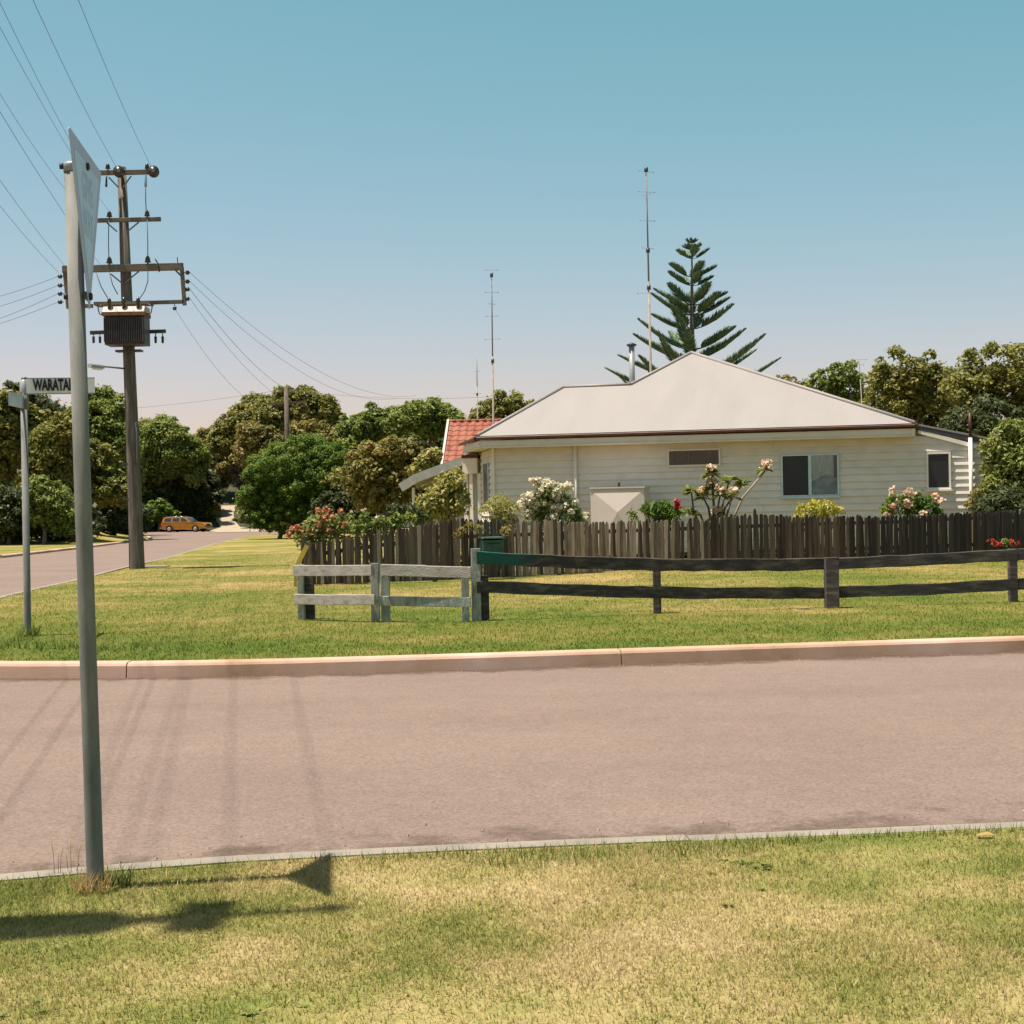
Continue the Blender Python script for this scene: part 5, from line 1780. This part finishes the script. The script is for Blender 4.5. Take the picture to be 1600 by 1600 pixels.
for k, (px, py, rx, ry, Y, m, lab) in enumerate([
        (-20, 730, 70, 90, 118, 'leaf_green', 'far green tree filling the left edge behind the scrub'),
        (70, 720, 70, 90, 122, 'leaf_dark', 'far dark tree behind the street name post'),
        (150, 725, 64, 90, 124, 'leaf_green', 'far green tree behind the GIVE WAY pole'),
        (215, 735, 50, 80, 156, 'leaf_olive', 'far olive tree behind the power pole'),
        (100, 815, 60, 34, 90, 'leaf_dark', 'low dark scrub filling the bank behind the GIVE WAY pole'),
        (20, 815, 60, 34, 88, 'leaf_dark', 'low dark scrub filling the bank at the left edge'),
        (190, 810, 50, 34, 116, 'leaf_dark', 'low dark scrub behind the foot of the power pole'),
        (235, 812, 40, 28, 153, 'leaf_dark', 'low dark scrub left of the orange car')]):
    tree('scrub_tree' if ry > 50 else 'scrub_bush', lab, [(px, py, rx, ry)], Y, m, 0.5, 150, group=LG, low=-1, trunk=.1, cat='tree' if ry > 50 else 'bush')
# --- hillside at the end of the street
HG = 'trees on the slope at the end of the side street'
tree('coastal_tree', 'brownish coastal tree above the orange car', [(318, 742, 34, 42), (330, 700, 30, 32), (350, 725, 30, 36)], 168, 'leaf_brown', 0.62, 140, group=HG)
tree('coastal_tree', 'pale dry brushwood beside the sandy track', [(380, 742, 18, 34), (386, 772, 12, 20)], 158, 'twig_dead', 0.5, 160, group=HG, cat='bush')
tree('coastal_tree', 'olive coastal tree left of the distant pole', [(385, 668, 46, 36), (412, 650, 44, 36), (362, 690, 36, 32)], 157, 'leaf_olive', 0.52, 180, group=HG)
tree('coastal_tree', 'domed olive coastal tree behind the distant pole', [(468, 640, 52, 36), (505, 655, 36, 32), (440, 655, 44, 34)], 152, 'leaf_olive', 0.50, 190, group=HG)
tree('coastal_tree', 'rusty brown bush in front of the distant pole, left side', [(415, 690, 44, 34), (392, 710, 34, 30)], 150, 'leaf_brown', 0.46, 190, group=HG)
tree('coastal_tree', 'rusty brown bush in front of the distant pole, right side', [(486, 678, 38, 26), (515, 690, 34, 26)], 112, 'leaf_brown', 0.46, 190, group=HG)
tree('coastal_tree', 'green coastal tree right of the distant pole', [(560, 680, 46, 34), (590, 668, 40, 32), (540, 700, 36, 30)], 112, 'leaf_green', 0.46, 200, group=HG)
tree('coastal_tree', 'dark green flat crowned tree left of the red tiled roof', [(668, 655, 52, 34), (640, 665, 44, 34), (700, 665, 32, 30)], 84, 'leaf_green', 0.38, 230, group=HG)
tree('coastal_tree', 'dark shaded tree under the flat crowned tree by the red roof', [(670, 700, 40, 36), (640, 715, 34, 34)], 88, 'leaf_dark', 0.40, 230, group=HG)
tree('coastal_tree', 'low olive treetop behind the red tiled roof and the thin mast', [(792, 645, 46, 32), (830, 655, 40, 30), (762, 658, 34, 26)], 90, 'leaf_olive', 0.38, 230, group=HG)
tree('coastal_tree', 'brown bush between the round tree and the flat crowned tree', [(600, 722, 52, 38), (575, 745, 42, 40), (622, 705, 38, 28), (640, 740, 36, 40), (600, 775, 50, 34)], 80, 'leaf_brown', 0.36, 240, group=HG)
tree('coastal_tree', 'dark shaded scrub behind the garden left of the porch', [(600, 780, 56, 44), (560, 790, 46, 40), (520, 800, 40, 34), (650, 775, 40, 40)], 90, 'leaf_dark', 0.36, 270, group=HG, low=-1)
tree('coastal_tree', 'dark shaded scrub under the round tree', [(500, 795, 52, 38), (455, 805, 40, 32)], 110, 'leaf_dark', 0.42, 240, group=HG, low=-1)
tree('round_tree', 'dense rounded bright green tree on the lawn at the end of the fence', [(465, 745, 78, 62), (420, 775, 48, 52), (515, 742, 52, 56), (450, 805, 66, 30), (510, 795, 48, 34)], 92, 'leaf_fresh', 0.20, 760, nclump=150, cr=.15, base_px=436, low=-1, rad=(.66, .97))
tree('roadside_bush', 'yellow green bush beside the sandy track', [(396, 795, 20, 20), (388, 806, 14, 14)], 149, 'leaf_light', 0.40, 230, cat='bush', low=-1)
for k, (px, py, rx, ry, Y, m, lab) in enumerate([
        (440, 755, 56, 70, 168, 'leaf_olive', 'far olive tree behind the left of the round tree'),
        (520, 740, 60, 70, 134, 'leaf_dark', 'far dark tree behind the right of the round tree'),
        (600, 740, 60, 70, 126, 'leaf_green', 'far green tree behind the brown bush'),
        (700, 730, 60, 60, 110, 'leaf_dark', 'far dark tree behind the red tiled house'),
        (296, 800, 44, 30, 172, 'leaf_dark', 'far low scrub right behind the orange car'),
        (455, 800, 44, 30, 150, 'leaf_dark', 'far low scrub behind the trunk of the round tree')]):
    tree('coastal_tree' if ry > 50 else 'coastal_bush', lab, [(px, py, rx, ry)], Y, m, 0.55, 130, group=HG, low=-1, trunk=.1, cat='tree' if ry > 50 else 'bush')
tree('coastal_tree', 'wide olive canopy shading the dark hollow left of the porch', [(590, 745, 66, 26), (545, 752, 44, 24), (640, 750, 44, 24)], 84, 'leaf_olive', 0.36, 240, group=HG, low=-.3, depth=1.5)
# sandy track up the slope
trk = MB()
trz = lambda y: -0.07 if y < 147 else 0.10 + 7.0 * sstep(147, 190, y)
tp = [(395, 824, 136), (376, 818, 145), (360, 808, 151), (352, 797, 156), (351, 786, 160), (356, 772, 164)]
vs, fs = [], []
for px, py, Y in tp:
    c = P(px, py, Y)
    w = 3.2 if Y < 150 else 0.95
    vs += [(c.x - w, Y, trz(Y)), (c.x + w, Y, trz(Y))]
for i in range(len(tp) - 1):
    fs.append((2*i, 2*i + 1, 2*i + 3, 2*i + 2))
tag(trk.add(vs, fs).build('sandy_track', 'sand'), kind='structure')

# --- tree belt behind the house, right
RG = 'trees behind the house on the right'
tree('belt_tree', 'small distant tree showing over the right roof slope', [(1222, 600, 22, 16), (1250, 612, 26, 18)], 95, 'leaf_brown', 0.36, 230, group=RG)
tree('belt_tree', 'dark sparse tree first above the right roof slope', [(1310, 590, 36, 26), (1285, 605, 34, 24), (1330, 620, 40, 34)], 72, 'leaf_green', 0.32, 260, group=RG)
tree('belt_tree', 'tall olive tree in the middle of the belt behind the house', [(1420, 590, 58, 42), (1395, 620, 54, 46), (1460, 620, 48, 50)], 64, 'leaf_olive', 0.30, 270, group=RG)
tree('belt_tree', 'tallest green tree at the right edge of the photo', [(1560, 585, 66, 50), (1520, 620, 46, 46), (1610, 620, 56, 56)], 60, 'leaf_olive', 0.29, 270, group=RG)
tree('belt_tree', 'dark understorey tree below the tall olive tree', [(1440, 665, 70, 46), (1380, 660, 50, 36)], 66, 'leaf_dark', 0.32, 270, group=RG, low=-1)
tree('belt_tree', 'dark understorey tree at the right edge behind the extension', [(1550, 670, 66, 50), (1500, 680, 40, 40), (1620, 690, 46, 60)], 58, 'leaf_dark', 0.30, 270, group=RG, low=-1)
tree('belt_tree', 'green tree low at the right edge beyond the frame', [(1660, 600, 60, 60), (1700, 640, 60, 60)], 62, 'leaf_green', 0.30, 200, group=RG)
shrub('garden_shrub', 'large leafy shrub hiding the right end of the house', [(1585, 690, 34), (1560, 705, 28), (1600, 730, 40), (1565, 735, 30), (1590, 770, 40), (1555, 765, 24), (1620, 700, 40), (1575, 672, 16), (1640, 760, 40)], 36.9, 'leaf_light', 0.15, 1300, aspect=.32,
      flowers=[('petal_white', [(1585, 758, 5), (1570, 775, 4), (1595, 785, 4), (1588, 745, 3)], 0.09, 900)])
shrub('garden_shrub', 'dark bushy shrub behind the right end of the picket fence', [(1570, 790, 30), (1610, 800, 36), (1540, 800, 20), (1590, 815, 30)], 36.2, 'leaf_dark', 0.13, 1300)
shrub('garden_shrub', 'yellowing shrub at the foot of the right downpipe', [(1527, 775, 12), (1518, 790, 12), (1540, 765, 9)], 37.0, 'leaf_brown', 0.10, 1500)

# --- Norfolk pine
def norfolk_pine():
    Y = 62.0
    base = Vector((P(1081, 800, Y).x, Y, 0.2))
    root = empty('norfolk_pine', base, 0, 'tall Norfolk pine with tiered upswept branches behind the roof', 'tree')
    pxm = Y / F
    ztop = P(1081, 370, Y).z - base.z
    topx = P(1081, 370, Y).x - base.x
    MB().tube([(0, 0, -.3), (topx * .5, 0, ztop * .5), (topx, 0, ztop)], [.26, .15, .015], 10).build('trunk', 'bark', root)
    whorls = [(380, 7, 4), (390, 16, 4), (404, 32, 4), (432, 46, 5), (446, 44, 4), (476, 66, 5), (492, 72, 5), (514, 74, 4), (546, 88, 5), (562, 96, 5), (590, 132, 5), (618, 142, 5), (652, 146, 5)]
    for wi, (py, lpx, nb) in enumerate(whorls):
        z0 = P(1081, py, Y).z - base.z
        a0 = 0.35 + (wi % 2) * 0.7 + random.uniform(-.25, .25)
        for k in range(nb):
            az = a0 + k * 2 * math.pi / nb + random.uniform(-.18, .18)
            L = lpx * pxm * random.uniform(.88, 1.10)
            el = R(random.uniform(17, 30)) if lpx > 24 else R(18)
            d = Vector((math.cos(az), math.sin(az), 0))
            pts = []
            for s in range(9):
                f = s / 8
                pts.append(Vector((topx * z0 / ztop, 0, z0)) + d * (L * f * math.cos(el)) + Vector((0, 0, L * math.sin(el) * (f ** 1.35) - 0.05 * L * math.sin(math.pi * f))))
            br = MB().tube(pts, [max(.006, .035 * (1 - q / 8) * min(1, L / 2)) for q in range(9)], 5).build('branch', 'bark', root)
            n = int(80 + 400 * L / 2.5)
            V = []
            side = d.cross(Vector((0, 0, 1)))
            for q in range(n):
                f = random.uniform(.22 if lpx > 25 else .05, 1.0)
                i = min(7, int(f * 8))
                p = pts[i] + (pts[i + 1] - pts[i]) * (f * 8 - i)
                t = (pts[i + 1] - pts[i]).normalized()
                wl_ = (0.54 * math.sin(math.pi * min(1, (f * .80 + .17))) ** .7 + .03) * min(1.0, .45 + L / 3.0)
                sg = random.choice((-1, 1))
                tip = p + (t * .75 + side * sg * random.uniform(.35, .8) + Vector((0, 0, random.uniform(.2, .8)))).normalized() * wl_ * random.uniform(.7, 1.1)
                ax = (tip - p)
                wv = ax.cross(Vector((random.uniform(-.4, .4), random.uniform(-.4, .4), 1))).normalized() * random.uniform(.013, .034)
                mid = p + ax * .45
                V += [p, mid + wv, tip, mid - wv]
            poly_soup('frond', np.array([tuple(v) for v in V]), 4, 'leaf_pine', br)
norfolk_pine()

# ------------------------------------------------------------------ garden plants behind the picket fence
gy = lambda px, back=0.7: fence_y((px - 800) / F * 33) + back
shrub('oleander_bush', 'white flowering oleander bush left of the pale panel box', [(855, 775, 20), (840, 790, 22), (875, 790, 22), (860, 805, 26), (890, 805, 20), (835, 810, 18), (905, 815, 14), (868, 765, 14)], gy(860), 'leaf_green', 0.13, 1500, aspect=.22,
      flowers=[('petal_white', [(838, 750, 7), (852, 757, 9), (872, 762, 8), (888, 762, 7), (845, 770, 9), (860, 775, 8), (826, 775, 8), (832, 790, 7), (818, 785, 5), (850, 785, 7), (872, 775, 7), (880, 795, 9), (890, 800, 8), (870, 805, 9), (832, 805, 6), (878, 818, 7), (916, 812, 7), (899, 783, 4), (814, 790, 3), (862, 790, 6)], 0.085, 1500)])
shrub('garden_shrub', 'feathery yellow green shrub left of the oleander', [(780, 795, 22), (765, 802, 18), (797, 800, 18), (785, 815, 22), (800, 822, 12)], gy(780, .5), 'leaf_golden', 0.10, 1500, aspect=.2)
shrub('trailing_vine', 'yellowish vine trailing over the left fence top', [(735, 822, 9), (722, 830, 8), (748, 826, 8), (712, 838, 6), (790, 830, 9)], gy(735, -.12), 'leaf_brown', 0.07, 1700, stem=False, cat='vine')
shrub('strappy_plant', 'green strappy plant with a red bloom right of the panel box', [(1020, 800, 14), (1035, 798, 16), (1050, 806, 13), (1010, 795, 8), (1040, 815, 12)], gy(1030, .5), 'leaf_fresh', 0.26, 620, aspect=.16, up=0.1,
      flowers=[('petal_red', [(1057, 788, 5), (1060, 792, 3)], 0.08, 2200)])
shrub('strappy_plant', 'small strappy green plant in front of the panel box', [(986, 805, 8), (992, 812, 7)], gy(986, .4), 'leaf_green', 0.2, 900, aspect=.16, up=.1)
shrub('golden_hedge', 'clipped golden yellow hedge under the sliding window', [(1255, 800, 13), (1275, 795, 14), (1295, 796, 14), (1310, 802, 11), (1280, 810, 16), (1250, 812, 10)], gy(1280, .8), 'leaf_yellow', 0.08, 1900, cat='hedge')
shrub('rose_bush', 'leafy bush with pink blooms behind the dark pickets', [(1400, 790, 18), (1425, 785, 20), (1450, 793, 18), (1388, 800, 12), (1465, 802, 10), (1430, 805, 18)], gy(1425, .7), 'leaf_fresh', 0.11, 1600,
      flowers=[('petal_pink', [(1394, 770, 6), (1421, 770, 6), (1398, 790, 7), (1415, 788, 6), (1467, 782, 6), (1462, 775, 4), (1386, 803, 4), (1440, 803, 5)], 0.08, 1900)])
shrub('geranium', 'small red flowering geranium at the fence foot at right', [(1570, 848, 7), (1556, 850, 5), (1582, 850, 5)], fence_y(11.6) - 0.35, 'leaf_light', 0.07, 2600, stem=False, cat='flower',
      flowers=[('petal_red', [(1552, 848, 4), (1562, 852, 4), (1582, 847, 4), (1590, 850, 3)], 0.06, 3200)])
shrub('orange_shrub', 'orange flowering shrub over the left end of the picket fence', [(505, 815, 16), (490, 828, 20), (525, 822, 18), (475, 838, 16), (540, 832, 14), (510, 838, 20), (485, 850, 18)], 31.2, 'leaf_light', 0.10, 1500,
      flowers=[('petal_orange', [(498, 800, 4), (512, 798, 4), (520, 806, 4), (508, 812, 5), (530, 800, 4), (500, 822, 5), (515, 828, 5), (460, 826, 5), (452, 834, 5), (466, 832, 4), (537, 818, 4), (487, 830, 4)], 0.075, 2400)])
shrub('climbing_plant', 'green leafy climber along the sloping part of the fence', [(560, 826, 14), (580, 822, 14), (600, 820, 13), (620, 815, 12), (545, 812, 8), (570, 808, 8), (590, 834, 8), (640, 812, 10)], 32.2, 'leaf_green', 0.13, 1300, cat='climber',
      flowers=[('petal_white', [(550, 800, 2), (568, 797, 2), (590, 808, 2)], 0.06, 3000)])
shrub('yellow_shrub', 'large yellow flowering shrub left of the porch posts', [(690, 780, 26), (670, 795, 24), (705, 760, 22), (715, 785, 22), (650, 805, 16), (695, 800, 24), (712, 745, 14)], 38.5, 'leaf_golden', 0.13, 1300,
      flowers=[('petal_yellow', [(665, 775, 6), (680, 770, 6), (695, 775, 6), (700, 768, 5), (655, 785, 5), (675, 790, 6), (690, 788, 5), (710, 792, 5), (668, 797, 5), (640, 800, 4), (715, 775, 4), (720, 755, 4)], 0.09, 1500)])
shrub('yellow_shrub', 'pale yellow shrub below the white gable edge', [(665, 722, 14), (680, 712, 12), (650, 735, 12), (675, 735, 12)], 55, 'leaf_golden', 0.2, 700,
      flowers=[('petal_yellow', [(672, 708, 5), (683, 716, 4), (660, 725, 4)], 0.12, 800)])
shrub('low_shrub', 'dark low shrub between the climber and the porch', [(640, 800, 14), (615, 798, 12), (660, 812, 12)], 36.0, 'leaf_dark', 0.12, 1300)

def frangipani():
    Y = gy(1130, 1.0)
    base = G(1115, 860)
    base = Vector((P(1118, 815, Y).x, Y, gz(4.5, Y)))
    root = empty('frangipani', base, 0, 'pink flowering frangipani with bare angled branches before the house wall', 'shrub')
    tips = [((1112, 735), 1), ((1140, 745), 0), ((1080, 762), 0), ((1160, 750), 0), ((1197, 728), 1), ((1098, 770), 1), ((1125, 768), 1), ((1145, 770), 1), ((1112, 755), 1), ((1075, 795), 0), ((1120, 800), 1)]
    for (tx, ty), fl in tips:
        t = P(tx, ty + 6, Y + random.uniform(-.4, .3)) - base
        mid = P(tx * .55 + 1118 * .45, ty * .45 + 812 * .55, Y) - base
        if tx > 1180:
            mid = P(1160, 778, Y) - base
        elif tx == 1080:
            mid = P(1084, 800, Y) - base
        MB().tube([(random.uniform(-.08, .08), 0, -.1), mid * .5 + Vector((0, 0, .1)), mid, t], [.035, .03, .024, .018], 7).build('branch', 'bark_pale' if tx > 1180 else 'bark', root)
        V = []
        for k in range(34):
            a = random.uniform(0, 6.283)
            el = random.uniform(-.35, .9)
            d = Vector((math.cos(a) * math.cos(el), math.sin(a) * math.cos(el), math.sin(el)))
            L = random.uniform(.17, .33)
            s = d.cross(Vector((0, 0, 1))).normalized() * L * .2
            m = t + d * L * .55
            V += [t + d * .02, m + s, t + d * L - Vector((0, 0, .05)), m - s]
        poly_soup('leaf_rosette', np.array([tuple(v) for v in V]), 4, 'leaf_light', root)
        if fl:
            c = t + Vector((0, -.06, .10))
            poly_soup('blossom', leaf_cloud([(c.x, c.y, c.z, .14)], 5200, .075, aspect=.85, shell=(.3, 1)), 4, 'petal_pink', root)
frangipani()

# ------------------------------------------------------------------ orange station wagon
def wagon():
    a, b = P(256, 830, 146), P(329, 829, 144.5)
    c = (a + b) / 2
    root = empty('station_wagon', (c.x, 145.0, -0.1), R(-15), 'orange station wagon parked at the end of the side street', 'car')
    W2 = 0.9
    low = [(-2.32, .42), (-2.28, .30), (-1.75, .28), (1.75, .28), (2.25, .32), (2.33, .48), (2.30, .78), (2.15, .86), (0.95, .95), (-2.1, .98), (-2.30, .88)]
    bd = MB()
    def loft(prof, w_of):
        n = len(prof)
        vs = []
        for s in (-1, 1):
            vs += [(x, s * w_of(x, z), z) for x, z in prof]
        bd.add(vs, [tuple(range(n)), tuple(range(n, 2 * n))[::-1]] + [(i, n + i, n + (i + 1) % n, (i + 1) % n) for i in range(n)])
    loft(low, lambda x, z: W2 * (1 - .05 * (abs(x) / 2.3) ** 4) * (0.95 if z < .35 else 1.0 if z < .8 else .975))
    body = bd.build('body', 'car_orange', root)
    cab = [(-2.18, .955), (0.92, .94), (0.28, 1.40), (0.05, 1.45), (-1.85, 1.47), (-2.02, 1.43)]
    bd = MB()
    n = len(cab)
    vs = []
    wz = lambda z: .86 - .30 * max(0, z - .95) * .75
    for s in (-1, 1):
        vs += [(x, s * wz(z), z) for x, z in cab]
    bd.add(vs, [tuple(range(n)), tuple(range(n, 2 * n))[::-1]] + [(i, n + i, n + (i + 1) % n, (i + 1) % n) for i in range(n)])
    bd.build('cabin', 'car_orange', root)
    for s in (-1, 1):
        for poly in ([(-1.95, 1.02), (-1.18, 1.02), (-1.18, 1.37), (-1.88, 1.37)], [(-1.05, 1.02), (-.32, 1.02), (-.32, 1.37), (-1.05, 1.37)], [(-.20, 1.02), (.62, 1.02), (.22, 1.33), (-.02, 1.37), (-.20, 1.37)]):
            MB().add([(x, s * (wz(z) + .006), z) for x, z in poly] + [(x, s * (wz(z) - .01), z) for x, z in poly],
                     [tuple(range(len(poly))), tuple(range(len(poly), 2 * len(poly)))[::-1]]).build('window', 'car_glass', root)
        for x in (-1.38, 1.38):
            wh = empty('wheel', (x, s * .80, .31))
            wh.parent = root
            MB().tube([(0, -s * .10, 0), (0, -s * .09, 0), (0, s * .09, 0), (0, s * .105, 0)], [.29, .315, .315, .28], 20).build('tyre', 'rubber', wh)
            MB().tube([(0, s * .105, 0), (0, s * .112, 0), (0, s * .125, 0)], [.20, .19, .05], 16).build('rim', 'hub_cap', wh)
            arch = [(x + .37 * math.cos(t), .31 + .37 * math.sin(t)) for t in np.linspace(0, math.pi, 9)]
            MB().add([(px_, s * (W2 + .003), pz) for px_, pz in arch], [tuple(range(9))]).build('wheel_arch', 'rubber', root)
        MB().box((2.29, s * .62 - .12, .60), (2.345, s * .62 + .12, .76)).build('headlight', 'lens_clear', root)
        MB().box((-2.335, s * .78 - .09, .60), (-2.28, s * .78 + .09, .84)).build('tail_light', 'lens_red', root)
        MB().box((-1.15, s * .895 - .01, .80), (-1.0, s * .895 + .02, .83)).build('door_handle', 'chrome', root)
        MB().tube([(-1.8, s * .62, 1.52), (-.1, s * .62, 1.51)], .018, 6).build('roof_rail', 'chrome', root)
    MB().box((2.30, -.84, .36), (2.42, .84, .47)).build('bumper', 'chrome', root)
    MB().box((-2.42, -.84, .36), (-2.30, .84, .47)).build('bumper', 'chrome', root)
    MB().box((2.31, -.48, .56), (2.34, .48, .78)).build('grille', 'bolt_black', root)
    ws = [(.895, -.76, .97), (.895, .76, .97), (.31, .66, 1.385), (.31, -.66, 1.385)]
    MB().add([(x + .02, y, z + .01) for x, y, z in ws], [(0, 1, 2, 3)]).build('windscreen', 'car_glass', root)
wagon()

# a few scraps of detail on the ground
for k, (px, py, sz, lab) in enumerate([(1258, 952, .12, 'small pale scrap of paper on the lawn left of the thick fence post'), (1540, 1310, .05, 'dry curled leaf on the near verge at right')]):
    q = G(px, py)
    o = MB().add([(-sz, -sz * .3, .016), (sz * .2, -sz * .5, .024), (sz, sz * .1, .014), (sz * .3, sz * .5, .028), (-sz * .7, sz * .4, .016)], [(0, 1, 2, 3), (0, 3, 4)]).build('litter' if k == 0 else 'fallen_leaf', 'kerb_pale' if k == 0 else 'straw', None, q)
    tag(o, lab, 'litter' if k == 0 else 'leaf')
